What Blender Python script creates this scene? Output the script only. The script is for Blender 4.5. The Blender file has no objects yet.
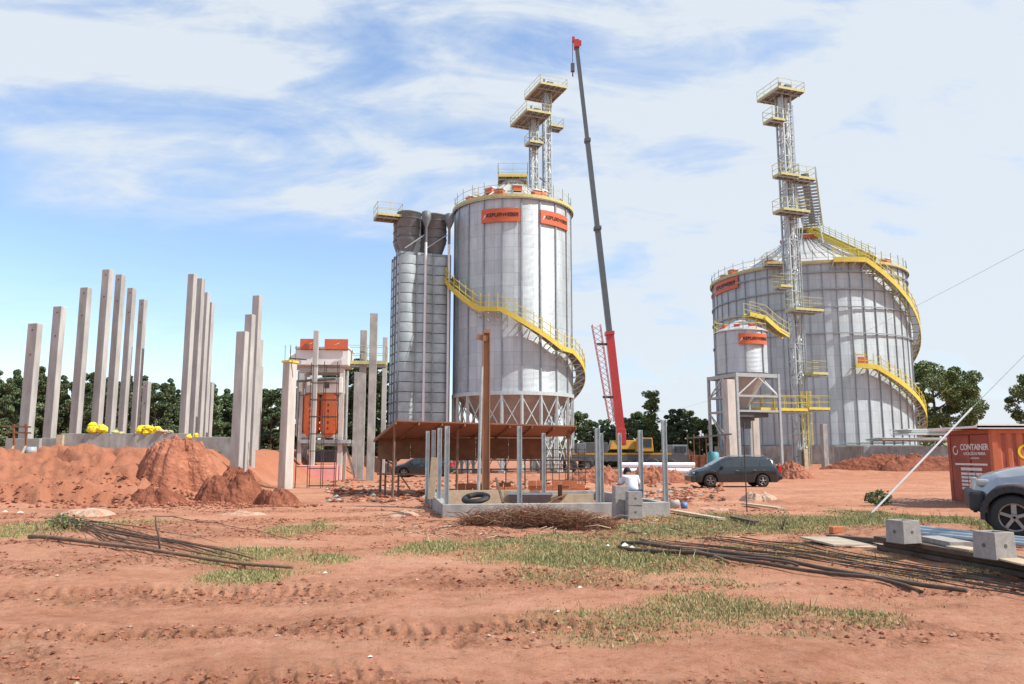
import bpy, bmesh, math, random
import numpy as np
from mathutils import Vector, Matrix
random.seed(7); rng = np.random.default_rng(7)
R_ = math.radians; S = bpy.context.scene; COL = S.collection
# ------------------------------------------------------------------ camera, light, sky
F_PX, EYE, PITCH = 784.0, 1.6, R_(8.13)
cd = bpy.data.cameras.new('camera'); cam = bpy.data.objects.new('camera', cd); COL.objects.link(cam)
cd.sensor_width = 36; cd.lens = 36*F_PX/1024; cd.clip_start = .1; cd.clip_end = 6000
cam.location = (0, 0, EYE); cam.rotation_euler = (math.pi/2+PITCH, 0, 0); S.camera = cam
S.view_settings.view_transform = 'Standard'; S.view_settings.look = 'None'
S.view_settings.gamma = 1; S.view_settings.use_curve_mapping = False
S.view_settings.exposure = 0.42
SUN_AZ, SUN_EL = R_(74), R_(49)          # azimuth measured from -Y (behind the camera) towards +X
sv = Vector((math.sin(SUN_AZ)*math.cos(SUN_EL), -math.cos(SUN_AZ)*math.cos(SUN_EL), math.sin(SUN_EL)))
sl = bpy.data.lights.new('sun', 'SUN'); sl.energy = 4.5; sl.angle = R_(.6); sl.color = (1, .955, .89)
so = bpy.data.objects.new('sun', sl); COL.objects.link(so); so.rotation_euler = sv.to_track_quat('Z', 'Y').to_euler()
W = bpy.data.worlds.new('World'); S.world = W; W.use_nodes = True
def world():
    nt = W.node_tree; nt.nodes.clear(); N = nt.nodes.new; L = nt.links.new
    def M(op, a, b=None, c=None, clamp=False):
        n = N('ShaderNodeMath'); n.operation = op; n.use_clamp = clamp
        for i, v in enumerate((a, b, c)):
            if v is None: continue
            if isinstance(v, (int, float)): n.inputs[i].default_value = v
            else: L(v, n.inputs[i])
        return n.outputs[0]
    def ramp(v, a, b):
        n = N('ShaderNodeMapRange'); n.interpolation_type = 'SMOOTHSTEP'; L(v, n.inputs[0])
        n.inputs[1].default_value = a; n.inputs[2].default_value = b; return n.outputs[0]
    out = N('ShaderNodeOutputWorld')
    sky = N('ShaderNodeTexSky'); sky.sky_type = 'NISHITA'; sky.sun_disc = False
    sky.sun_elevation = SUN_EL; sky.sun_rotation = math.atan2(sv.x, sv.y); sky.air_density = 1.25; sky.dust_density = .35; sky.ozone_density = 1.6
    b1 = N('ShaderNodeBackground'); tn = N('ShaderNodeMix'); tn.data_type = 'RGBA'; tn.blend_type = 'MULTIPLY'; tn.inputs[0].default_value = 1; tn.inputs[7].default_value = (.88, .92, 1.07, 1); L(sky.outputs[0], tn.inputs[6]); L(tn.outputs[2], b1.inputs[0]); b1.inputs[1].default_value = .15
    tc = N('ShaderNodeTexCoord'); sp = N('ShaderNodeSeparateXYZ'); L(tc.outputs['Generated'], sp.inputs[0])
    x, y, z = sp.outputs
    zz = M('ADD', M('MULTIPLY', M('MAXIMUM', z, 0), .55), .42)
    cb = N('ShaderNodeCombineXYZ'); L(M('DIVIDE', x, zz), cb.inputs[0]); L(M('ADD', M('DIVIDE', y, zz), M('MULTIPLY', z, -1.2)), cb.inputs[1])
    def noise(scale, detail, rough, dist, rot, sc):
        mp = N('ShaderNodeMapping'); mp.inputs['Rotation'].default_value = (0, 0, rot); mp.inputs['Scale'].default_value = sc
        L(cb.outputs[0], mp.inputs[0]); n = N('ShaderNodeTexNoise'); L(mp.outputs[0], n.inputs['Vector'])
        n.inputs['Scale'].default_value = scale; n.inputs['Detail'].default_value = detail
        n.inputs['Roughness'].default_value = rough; n.inputs['Distortion'].default_value = dist; return n.outputs[0]
    n1 = noise(1.5, 8, .55, .4, .5, (1, 1.6, 1)); n2 = noise(2.4, 9, .55, .8, -.9, (.9, 1.9, 1)); n3 = noise(6, 8, .62, .6, .6, (1, 1.5, 1))
    line = M('ADD', M('MULTIPLY', x, -.14), .20)
    wob = M('MULTIPLY', M('SUBTRACT', n1, .5), .16)
    low = ramp(M('ADD', M('SUBTRACT', z, line), wob), -.02, .075)
    right = ramp(M('ADD', x, M('MULTIPLY', M('SUBTRACT', n1, .5), .3)), -.2, .06)
    mask = M('MAXIMUM', low, right)
    base = M('ADD', M('MULTIPLY', ramp(M('ADD', x, M('MULTIPLY', z, -.3)), -.12, .2), .36), .58)
    bandc = M('MULTIPLY', M('SUBTRACT', 1, ramp(M('ABSOLUTE', M('SUBTRACT', M('SUBTRACT', z, line), .13)), .0, .2)), .2)
    var = M('ADD', M('MULTIPLY', M('SUBTRACT', n2, .5), 1.9), M('ADD', M('MULTIPLY', M('SUBTRACT', n1, .5), .9), M('MULTIPLY', M('SUBTRACT', n3, .5), 1.0)))
    dens = M('MULTIPLY', M('ADD', M('ADD', base, bandc), var, clamp=True), mask)
    dens = M('ADD', dens, M('MULTIPLY', ramp(n2, .42, .75), .22), clamp=True)
    hz = M('MULTIPLY', M('SUBTRACT', 1, ramp(z, -.02, .12)), .25)
    dens = M('MINIMUM', M('MAXIMUM', dens, hz), .95)
    b2 = N('ShaderNodeBackground'); b2.inputs[1].default_value = .69
    cr = N('ShaderNodeValToRGB'); L(dens, cr.inputs[0]); e = cr.color_ramp.elements; e[0].position = .1; e[0].color = (.50, .72, 1, 1); e[1].position = .85; e[1].color = (.84, .915, .99, 1); L(cr.outputs[0], b2.inputs[0])
    mx = N('ShaderNodeMixShader'); L(dens, mx.inputs[0]); L(b1.outputs[0], mx.inputs[1]); L(b2.outputs[0], mx.inputs[2]); L(mx.outputs[0], out.inputs[0])
world()
# ------------------------------------------------------------------ placement helpers
def ray(px, py):
    u, v = (px-512)/F_PX, (342-py)/F_PX
    f = math.cos(PITCH)-v*math.sin(PITCH); up = math.sin(PITCH)+v*math.cos(PITCH)
    return u/f, up/f
def P(px, py, Y): u, w = ray(px, py); return Vector((u*Y, Y, EYE+w*Y))
def G(px, py, z=0.0): u, w = ray(px, py); Y = (z-EYE)/w; return Vector((u*Y, Y, z))
def zat(py, Y): return EYE+ray(512, py)[1]*Y
# ------------------------------------------------------------------ noise
def _h(ix, iy, s):
    n = (ix*374761393+iy*668265263+s*974711) & 0x7fffffff
    n = ((n ^ (n >> 13))*1274126177) & 0x7fffffff
    return ((n ^ (n >> 16)) & 0xffff)/65535.0
def vn(x, y, s=0):
    x = np.asarray(x, float); y = np.asarray(y, float)
    ix = np.floor(x).astype(np.int64); iy = np.floor(y).astype(np.int64); fx = x-ix; fy = y-iy
    fx = fx*fx*(3-2*fx); fy = fy*fy*(3-2*fy)
    a = _h(ix, iy, s); b = _h(ix+1, iy, s); c = _h(ix, iy+1, s); d = _h(ix+1, iy+1, s)
    return (a+(b-a)*fx)*(1-fy)+(c+(d-c)*fx)*fy
def fbm(x, y, o=4, s=0):
    t = 0; a = .5
    for i in range(o): t = t+a*(vn(x*2**i, y*2**i, s+i)-.5); a *= .5
    return t
def sst(a, b, x): t = np.clip((x-a)/(b-a), 0, 1); return t*t*(3-2*t)
def base_h(x, y):
    x = np.asarray(x, float); y = np.asarray(y, float)
    xx = x+fbm(x*.3, y*.3, 3, 5)*2.5; yy = y+fbm(x*.25+9, y*.25, 3, 8)*4
    t = 1-sst(-14.5, -11, xx)
    h = t*(np.interp(yy, [24, 26.2, 29.5, 35, 60, 110], [0, .5, 1.0, 1.85, 1.85, .6]))
    h = h+.6*sst(12, 22, x)*sst(45, 72, y)*(1-sst(200, 400, y))
    h = h+.22*sst(5.8, 7.5, x)*sst(9.5, 11.8, y)*(1-sst(15, 19, y))
    return h
def gz(x, y): return float(base_h(x, y)+fbm(np.array(x)*.35, np.array(y)*.35, 3, 20)*.16*(1 if y > 2 else 0))
# ------------------------------------------------------------------ materials
MATS = {}
def mk(name, col, rough=.8, metal=0.0, var=.16, scale=2.0, bump=0.0, bscale=20.0, col2=None, spec=.5, coat=0.0, stretch=1.0):
    if name in MATS: return MATS[name]
    m = bpy.data.materials.new(name); m.use_nodes = True; MATS[name] = m
    nt = m.node_tree; b = nt.nodes['Principled BSDF']; N = nt.nodes.new; L = nt.links.new
    tc = N('ShaderNodeTexCoord'); n = N('ShaderNodeTexNoise'); mp = N('ShaderNodeMapping'); mp.inputs['Scale'].default_value = (1, 1, stretch); L(tc.outputs['Object'], mp.inputs[0]); oi = N('ShaderNodeObjectInfo'); L(oi.outputs['Random'], mp.inputs['Location']); L(mp.outputs[0], n.inputs['Vector'])
    n.inputs['Scale'].default_value = scale; n.inputs['Detail'].default_value = 7; n.inputs['Roughness'].default_value = .65
    r = N('ShaderNodeValToRGB'); L(n.outputs[0], r.inputs[0]); e = r.color_ramp.elements
    c1 = tuple(max(0, c*(1-var)) for c in col) if col2 is None else col2
    e[0].position = .33; e[1].position = .67; e[0].color = (*c1, 1); e[1].color = (*[min(1, c*(1+var*.6)) for c in col], 1)
    L(r.outputs[0], b.inputs['Base Color'])
    b.inputs['Roughness'].default_value = rough; b.inputs['Metallic'].default_value = metal
    b.inputs['Specular IOR Level'].default_value = spec; b.inputs['Coat Weight'].default_value = coat
    if bump:
        n2 = N('ShaderNodeTexNoise'); L(tc.outputs['Object'], n2.inputs['Vector']); n2.inputs['Scale'].default_value = bscale; n2.inputs['Detail'].default_value = 6
        bp = N('ShaderNodeBump'); bp.inputs['Strength'].default_value = 1; bp.inputs['Distance'].default_value = bump
        L(n2.outputs[0], bp.inputs['Height']); L(bp.outputs[0], b.inputs['Normal'])
    return m
def galv(name, col, pw, ph, metal=.42, rough=.52, contrast=.09, wave=.1, mortar=.012, seam=.55):
    m = bpy.data.materials.new(name); m.use_nodes = True; nt = m.node_tree; b = nt.nodes['Principled BSDF']; N = nt.nodes.new; L = nt.links.new
    uv = N('ShaderNodeUVMap'); br = N('ShaderNodeTexBrick'); L(uv.outputs[0], br.inputs['Vector'])
    br.inputs['Scale'].default_value = 1; br.inputs['Brick Width'].default_value = pw; br.inputs['Row Height'].default_value = ph
    br.inputs['Mortar Size'].default_value = mortar; br.inputs['Mortar Smooth'].default_value = .3; br.offset = 0
    br.inputs['Color1'].default_value = (*[c*(1-contrast) for c in col], 1); br.inputs['Color2'].default_value = (*[min(1, c*(1+contrast*.7)) for c in col], 1)
    br.inputs['Mortar'].default_value = (*[c*seam for c in col], 1)
    mp = N('ShaderNodeMapping'); mp.inputs['Scale'].default_value = (.9, .16, 1); L(uv.outputs[0], mp.inputs[0])
    n = N('ShaderNodeTexNoise'); L(mp.outputs[0], n.inputs['Vector']); n.inputs['Scale'].default_value = 1.6; n.inputs['Detail'].default_value = 8; n.inputs['Roughness'].default_value = .7
    rp = N('ShaderNodeMapRange'); L(n.outputs[0], rp.inputs[0]); rp.inputs[1].default_value = .3; rp.inputs[2].default_value = .7; rp.inputs[3].default_value = .78; rp.inputs[4].default_value = 1.1
    mx = N('ShaderNodeVectorMath'); mx.operation = 'SCALE'; L(br.outputs[0], mx.inputs[0]); L(rp.outputs[0], mx.inputs['Scale'])
    L(mx.outputs[0], b.inputs['Base Color']); b.inputs['Metallic'].default_value = metal
    rr = N('ShaderNodeMapRange'); L(n.outputs[0], rr.inputs[0]); rr.inputs[3].default_value = rough-.06; rr.inputs[4].default_value = rough+.12; L(rr.outputs[0], b.inputs['Roughness'])
    if wave:
        wv = N('ShaderNodeTexWave'); wv.bands_direction = 'Y'; wv.inputs['Scale'].default_value = 1/wave/3.2; L(uv.outputs[0], wv.inputs['Vector'])
        n3 = N('ShaderNodeTexNoise'); L(uv.outputs[0], n3.inputs['Vector']); n3.inputs['Scale'].default_value = .9; n3.inputs['Detail'].default_value = 3
        ad = N('ShaderNodeMath'); ad.operation = 'MULTIPLY_ADD'; L(n3.outputs[0], ad.inputs[0]); ad.inputs[1].default_value = 1.6; L(wv.outputs[0], ad.inputs[2])
        bp = N('ShaderNodeBump'); bp.inputs['Strength'].default_value = .8; bp.inputs['Distance'].default_value = .016; L(ad.outputs[0], bp.inputs['Height']); L(bp.outputs[0], b.inputs['Normal'])
    return m
M_silo = galv('silo_steel', (.54, .61, .64), 1.67, 1.12)
M_silo2 = galv('silo_steel_broad', (.50, .57, .595), 1.40, 1.12, rough=.55, contrast=.08)
M_dryer = galv('dryer_steel', (.38, .45, .46), 1.45, .86, metal=.3, rough=.5, contrast=.2, wave=0, mortar=.035, seam=.4)
M_dpan = mk('dryer_panel', (.40, .475, .49), .5, .3, .28, .8)
M_roof = mk('roof_steel', (.66, .66, .65), .45, .5, .12, 3)
M_stiff = mk('stiffener_steel', (.32, .355, .375), .55, .5, .2, 3)
M_gal = mk('galvanised', (.42, .465, .47), .5, .45, .2, 6)
M_galL = mk('galvanised_light', (.55, .60, .60), .5, .25, .15, 5)
M_pipeW = mk('white_pipe', (.75, .76, .77), .4, 0, .08, 3)
M_dark = mk('dark_steel', (.10, .105, .11), .6, .2, .25, 5)
M_greyst = mk('grey_painted_steel', (.17, .19, .205), .55, .2, .2, 4)
M_yel = mk('yellow_paint', (.66, .52, .07), .5, 0, .14, 4)
M_yelp = mk('pale_yellow_paint', (.52, .49, .20), .6, 0, .2, 4)
M_grate = mk('grating', (.26, .27, .25), .7, .2, .3, 8)
M_hop = mk('hopper_steel', (.42, .39, .37), .6, .3, .15, 1.5)
M_orange = mk('orange_paint', (.58, .125, .045), .55, 0, .15, 5)
M_orangev = mk('orange_vent', (.60, .13, .05), .5, 0, .15, 5)
M_conc = mk('precast_concrete', (.42, .415, .395), .85, 0, .3, 1.6, .004, 30, stretch=.22)
M_concL = mk('pale_concrete', (.54, .50, .45), .85, 0, .24, 1.8, .004, 30, stretch=.25)
M_concD = mk('rough_concrete', (.34, .33, .31), .9, 0, .34, 2.5, .006, 14, stretch=.5)
M_block = mk('concrete_block', (.33, .305, .285), .95, 0, .22, 9, .006, 60)
M_blockH = mk('block_hole_shade', (.12, .11, .10), .95, 0, .2, 9)  # darker copy of the block grey, hole shade put into the colour
M_dirt = mk('red_dirt', (.40, .17, .105), 1, 0, .25, 1.8, .13, 6, (.24, .088, .052), .1)
M_dirtD = mk('dark_red_dirt', (.27, .10, .06), 1, 0, .3, 1.8, .14, 5, (.14, .05, .03), .1)
M_sand = mk('pale_sand', (.48, .36, .27), 1, 0, .2, 5, .04, 12, (.36, .18, .115), .1)
M_wood = mk('weathered_wood', (.20, .12, .075), .9, 0, .35, 5, .006, 20)
M_woodD = mk('dark_wood', (.10, .068, .048), .9, 0, .35, 6, .008, 20)
M_woodP = mk('pale_wood', (.48, .38, .26), .8, 0, .2, 6, .003, 20)
M_plyg = mk('weathered_plywood', (.40, .33, .25), .85, 0, .25, 4)
M_ply = mk('plywood', (.22, .115, .065), .8, 0, .3, 2.5)
M_roofply = mk('roof_sheet_brown', (.27, .125, .075), .75, 0, .25, 3)
M_tallw = mk('rusty_tan_column', (.36, .185, .105), .85, 0, .35, 3, stretch=.2)
M_rust = mk('rusty_steel', (.23, .09, .045), .85, .1, .35, 4)
M_rebar = mk('rebar', (.085, .062, .052), .8, .3, .3, 10)
M_brick = mk('red_brick', (.50, .17, .075), .9, 0, .25, 10, .004, 40)
M_black = mk('black_rubber', (.02, .02, .02), .7, 0, .2, 8)
M_blue = mk('blue_plastic', (.10, .22, .45), .45, 0, .1, 5)
M_pvc = mk('blue_grey_pipe', (.33, .39, .43), .4, 0, .15, 5)
M_teal = mk('teal_plastic', (.08, .32, .36), .5, 0, .1, 5)
M_white = mk('white_paint', (.78, .77, .74), .5, 0, .08, 4)
M_red = mk('crane_red', (.46, .04, .04), .4, 0, .1, 3)
M_boom = mk('boom_grey', (.10, .115, .125), .45, .2, .12, 2)
M_cyel = mk('crane_yellow', (.50, .27, .035), .45, 0, .12, 3)
M_contShade = mk('container_red_shaded', (.36, .085, .05), .65, 0, .22, 1.3, .002, 8, (.22, .045, .028))  # container red with the shade of the door end put into the colour
M_contLit = mk('container_red_lit', (.52, .135, .06), .65, 0, .18, 1.3, .002, 8)  # same container red, sunlit tone of the long side put into the colour
M_letter = mk('sign_lettering', (.035, .015, .01), .6, 0, .1, 5)
M_letterW = mk('white_lettering', (.72, .66, .62), .6, 0, .1, 5)
M_tank = mk('tank_orange', (.78, .19, .06), .5, 0, .12, 3)
M_pink = mk('pink_paint', (.80, .36, .33), .7, 0, .12, 3)
M_glass = mk('car_glass', (.035, .045, .05), .08, 0, .05, 2, spec=.8)
M_trim = mk('black_trim', (.022, .022, .024), .6, 0, .1, 6)
M_rim = mk('alloy_rim', (.30, .27, .25), .45, .5, .25, 8)
M_tail = mk('red_lamp', (.55, .03, .04), .2, 0, .05, 4)
M_head = mk('clear_lamp', (.36, .39, .40), .15, .2, .05, 4)
M_carD = mk('dark_car_paint', (.022, .032, .036), .28, .2, .1, 3, coat=.6)
M_carS = mk('silver_blue_paint', (.34, .36, .385), .3, .55, .08, 2, coat=.6)
M_skin = mk('skin', (.25, .12, .075), .6); M_hair = mk('hair', (.012, .010, .010), .8)
M_shirt = mk('white_shirt', (.68, .69, .70), .9, 0, .1, 10, .004, 12); M_jean = mk('blue_trousers', (.05, .08, .17), .9)
M_bag = mk('yellow_plastic', (.80, .62, .02), .5, 0, .15, 6)
M_branch = mk('dry_branch', (.27, .135, .075), .95, 0, .4, 9)
M_bark = mk('bark', (.12, .09, .065), .95, 0, .3, 6)
def leafmat(name, a, b, c):
    m = bpy.data.materials.new(name); m.use_nodes = True; nt = m.node_tree; bs = nt.nodes['Principled BSDF']
    g = nt.nodes.new('ShaderNodeNewGeometry'); r = nt.nodes.new('ShaderNodeValToRGB'); nt.links.new(g.outputs['Random Per Island'], r.inputs[0])
    e = r.color_ramp.elements; e[0].color = (*a, 1); e[1].color = (*c, 1); x = e.new(.5); x.color = (*b, 1)
    oi = nt.nodes.new('ShaderNodeObjectInfo'); hs = nt.nodes.new('ShaderNodeHueSaturation'); mr = nt.nodes.new('ShaderNodeMapRange')
    nt.links.new(oi.outputs['Random'], mr.inputs[0]); mr.inputs[3].default_value = .75; mr.inputs[4].default_value = 1.25
    nt.links.new(mr.outputs[0], hs.inputs['Value']); nt.links.new(r.outputs[0], hs.inputs['Color']); nt.links.new(hs.outputs[0], bs.inputs['Base Color'])
    bs.inputs['Roughness'].default_value = .6; bs.inputs['Specular IOR Level'].default_value = .25; return m
M_leafD = leafmat('dark_leaves', (.055, .09, .045), (.10, .15, .07), (.19, .23, .11))
M_leafM = leafmat('olive_leaves', (.065, .10, .035), (.12, .165, .06), (.22, .25, .10))
M_grass = leafmat('grass_blades', (.16, .20, .065), (.28, .30, .12), (.46, .40, .22))
M_grassdry = leafmat('dry_grass_blades', (.25, .20, .09), (.36, .28, .14), (.48, .37, .22))
# ------------------------------------------------------------------ mesh builder
class MB:
    def __init__(s): s.v = []; s.f = []; s.m = []; s.mats = []; s.sm = []
    def mi(s, mat):
        if mat not in s.mats: s.mats.append(mat)
        return s.mats.index(mat)
    def add(s, vs, fs, mat, smooth=False):
        o = len(s.v); s.v += [tuple(v) for v in vs]; i = s.mi(mat)
        for f in fs: s.f.append([o+k for k in f]); s.m.append(i); s.sm.append(smooth)
        return s
    def box(s, c, size, mat, rz=0, rx=0, ry=0, taper=1.0):
        x, y, z = [a/2 for a in size]; M = Matrix.Rotation(rz, 3, 'Z')@Matrix.Rotation(ry, 3, 'Y')@Matrix.Rotation(rx, 3, 'X'); c = Vector(c); vs = []
        for sz in (-1, 1):
            t = taper if sz > 0 else 1
            for sx, sy in ((-1, -1), (1, -1), (1, 1), (-1, 1)): vs.append(c+M@Vector((sx*x*t, sy*y*t, sz*z)))
        return s.add(vs, [(3, 2, 1, 0), (4, 5, 6, 7), (0, 1, 5, 4), (1, 2, 6, 5), (2, 3, 7, 6), (3, 0, 4, 7)], mat)
    def frame(s, a, b):
        a = Vector(a); b = Vector(b); d = (b-a).normalized(); up = Vector((0, 0, 1)) if abs(d.z) < .98 else Vector((0, 1, 0))
        x = d.cross(up).normalized(); y = x.cross(d).normalized(); return a, b, x, y
    def beam(s, a, b, w, h, mat):
        a, b, x, y = s.frame(a, b); x = x*w/2; y = y*h/2
        vs = [a-x-y, a+x-y, a+x+y, a-x+y, b-x-y, b+x-y, b+x+y, b-x+y]
        return s.add(vs, [(0, 1, 2, 3), (7, 6, 5, 4), (1, 0, 4, 5), (2, 1, 5, 6), (3, 2, 6, 7), (0, 3, 7, 4)], mat)
    def tube(s, a, b, r, mat, n=8, r2=None, smooth=True):
        r2 = r if r2 is None else r2; a, b, x, y = s.frame(a, b); vs = []
        for p, q in ((a, r), (b, r2)):
            for k in range(n): t = 2*math.pi*k/n; vs.append(p+(x*math.cos(t)+y*math.sin(t))*q)
        s.add(vs, [(k, k+n, (k+1) % n+n, (k+1) % n) for k in range(n)], mat, smooth)
        return s.add([vs[k] for k in range(2*n)], [tuple(range(n)), tuple(range(2*n-1, n-1, -1))], mat)
    def path(s, pts, r, mat, n=6, taper=None):
        pts = [Vector(p) for p in pts]; vs = []; m = len(pts)
        for i, p in enumerate(pts):
            d = (pts[min(i+1, m-1)]-pts[max(i-1, 0)]).normalized(); up = Vector((0, 0, 1)) if abs(d.z) < .95 else Vector((0, 1, 0))
            x = d.cross(up).normalized(); y = x.cross(d); rr = r if taper is None else r+(taper-r)*i/(m-1)
            for k in range(n): t = 2*math.pi*k/n; vs.append(p+(x*math.cos(t)+y*math.sin(t))*rr)
        fs = [(i*n+k, i*n+(k+1) % n, (i+1)*n+(k+1) % n, (i+1)*n+k) for i in range(m-1) for k in range(n)]
        fs += [tuple(range(n-1, -1, -1)), tuple(range((m-1)*n, m*n))]
        return s.add(vs, fs, mat, True)
    def lathe(s, prof, mat, n=32, c=(0, 0, 0), axis='z', smooth=True, a0=0, a1=2*math.pi):
        vs = []; full = abs(a1-a0-2*math.pi) < 1e-6; m = n if full else n+1
        for r, h in prof:
            for k in range(m):
                t = a0+(a1-a0)*k/n; q = (r*math.cos(t), r*math.sin(t), h)
                if axis == 'y': q = (q[0], q[2], q[1])
                if axis == 'x': q = (q[2], q[0], q[1])
                vs.append((c[0]+q[0], c[1]+q[1], c[2]+q[2]))
        fs = []
        for i in range(len(prof)-1):
            for k in range(n): k2 = (k+1) % m; fs.append((i*m+k, i*m+k2, (i+1)*m+k2, (i+1)*m+k))
        return s.add(vs, fs, mat, smooth)
    def rail(s, pts, mat, h=1.1, sp=1.5, r=.03, posth=None):
        pts = [Vector(p) for p in pts]; up = Vector((0, 0, 1)); posth = posth or h
        for a, b in zip(pts[:-1], pts[1:]):
            L = (b-a).length; k = max(1, round(L/sp))
            for i in range(k+1): p = a.lerp(b, i/k); s.beam(p, p+up*posth, r*2, r*2, mat)
            for q in (h, h*.52): s.beam(a+up*q, b+up*q, r*2, r*2, mat)
        return s
    def build(s, name, parent=None, loc=(0, 0, 0), rz=0, bevel=0):
        me = bpy.data.meshes.new(name); me.from_pydata(s.v, [], s.f)
        for m in s.mats: me.materials.append(m)
        me.polygons.foreach_set('material_index', s.m); me.polygons.foreach_set('use_smooth', s.sm); me.update()
        o = bpy.data.objects.new(name, me); COL.objects.link(o); o.location = loc; o.rotation_euler = (0, 0, rz)
        if parent: o.parent = parent
        if bevel:
            b = o.modifiers.new('bevel', 'BEVEL'); b.width = bevel; b.segments = 2; b.limit_method = 'ANGLE'
        return o
def tag(o, label, cat, group=None, kind=None):
    o['label'] = label; o['category'] = cat
    if group: o['group'] = group
    if kind: o['kind'] = kind
    return o
def thing(name, label, cat, loc=(0, 0, 0), rz=0, group=None):
    o = bpy.data.objects.new(name, None); COL.objects.link(o); o.location = loc; o.rotation_euler = (0, 0, rz); return tag(o, label, cat, group)
def struct(o): o['kind'] = 'structure'; return o
KIDS = {}
def copy_tree(o, parent=None):
    c = o.copy(); COL.objects.link(c); c.parent = parent
    for ch in [k for k in COL.objects if k.parent == o]: copy_tree(ch, c)
    return c
def dup(o, loc, rz, label, group=None, sc=None):
    c = copy_tree(o); c.location = loc; c.rotation_euler = (0, 0, rz); c['label'] = label
    if group: c['group'] = group
    if sc: c.scale = sc if hasattr(sc, '__len__') else (sc, sc, sc)
    return c
def inst(src, name, parent, loc, rz=0):
    c = src.copy(); c.name = name; COL.objects.link(c); c.parent = parent; c.location = loc; c.rotation_euler = (0, 0, rz); return c
def text_geo(txt, size, shear=0.0, depth=.008, bold=.0):
    cu = bpy.data.curves.new('t', 'FONT'); cu.body = txt; cu.size = size; cu.shear = shear; cu.extrude = depth; cu.align_x = 'CENTER'; cu.align_y = 'CENTER'; cu.offset = bold
    o = bpy.data.objects.new('t', cu); COL.objects.link(o); dg = bpy.context.evaluated_depsgraph_get(); dg.update()
    me = bpy.data.meshes.new_from_object(o.evaluated_get(dg)); vs = [tuple(v.co) for v in me.vertices]; fs = [tuple(p.vertices) for p in me.polygons]
    bpy.data.objects.remove(o); bpy.data.curves.remove(cu); bpy.data.meshes.remove(me); return vs, fs
# ------------------------------------------------------------------ ground
GRASS = [  # pixel ellipses of the photo turned into ground patches: px, py, rx, ry, density
 (20, 530, 60, 9, .7), (110, 524, 60, 6, .5), (245, 557, 52, 6, .85), (235, 576, 50, 8, .6), (330, 562, 48, 6, .8), (300, 531, 34, 6, .75),
 (432, 550, 36, 10, .95), (505, 546, 50, 8, .95), (560, 558, 90, 15, 1), (650, 566, 80, 13, .85), (600, 538, 60, 6, .7), (670, 530, 70, 9, .9), (620, 545, 60, 8, .6),
 (740, 524, 110, 10, 1), (850, 525, 80, 11, 1), (930, 522, 70, 8, 1), (760, 548, 60, 6, .5), (860, 512, 30, 4, .6),
 (640, 617, 80, 15, .5), (740, 612, 120, 14, .58), (860, 616, 60, 10, .7), (640, 640, 90, 11, .35), (790, 636, 60, 6, .25), (520, 640, 50, 12, .22), (480, 600, 40, 6, .12),
 (170, 640, 60, 14, .1), (800, 560, 120, 8, .35), (940, 576, 90, 8, .35), (1000, 540, 40, 12, .8), (930, 600, 60, 4, .12), (560, 580, 70, 6, .35), (710, 584, 60, 5, .3)]
def pix(x, y, z=0.0):
    zz = z-EYE; d = y*math.cos(PITCH)+zz*math.sin(PITCH); d = np.maximum(d, .2)
    return 512+F_PX*x/d, 342-F_PX*(zz*math.cos(PITCH)-y*math.sin(PITCH))/d
PATCH = []
for (a, b, rx, ry, dn) in GRASS:
    c = G(a, b); e = G(a+rx, b); t1 = G(a, b-ry); t2 = G(a, b+ry); PATCH.append((c.x, (t1.y+t2.y)/2, abs(e.x-c.x), abs(t1.y-t2.y)/2, dn))
def grass_mask(x, y):
    m = np.zeros_like(x); wx = x+fbm(x*.9, y*.9, 3, 31)*1.6; wy = y+fbm(x*.9+40, y*.9, 3, 33)*1.6
    for (cx, cy, rx, ry, dn) in PATCH:
        d = np.sqrt(((wx-cx)/rx)**2+((wy-cy)/ry)**2); m = np.maximum(m, dn*(1-sst(.35, 1.35, d)))
    return np.clip(m*(.62+1.5*fbm(x*1.3, y*1.3, 4, 50)+.25), 0, 1)
TRACKS = [(3.3, .10, .30), (4.55, .06, .34), (6.0, .07, .32), (7.6, .03, .36), (9.6, -.02, .34)]
def churn(x, y):
    c = sst(-.06, .12, fbm(x*.45+3, y*1.1, 4, 71))*.9
    for (y0, sl, w) in TRACKS:
        cc = y0+sl*x+fbm(x*.25, x*0+y0, 3, 95)*.9; c = np.maximum(c, np.exp(-(((y-cc)/w)**2)*.8)*sst(.35, .7, vn(x*.6, x*0+y0*3, 97))*.7)
    return c*np.clip(.25+1.2*vn(x*1.7, y*2.6, 73), 0, 1)
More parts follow.
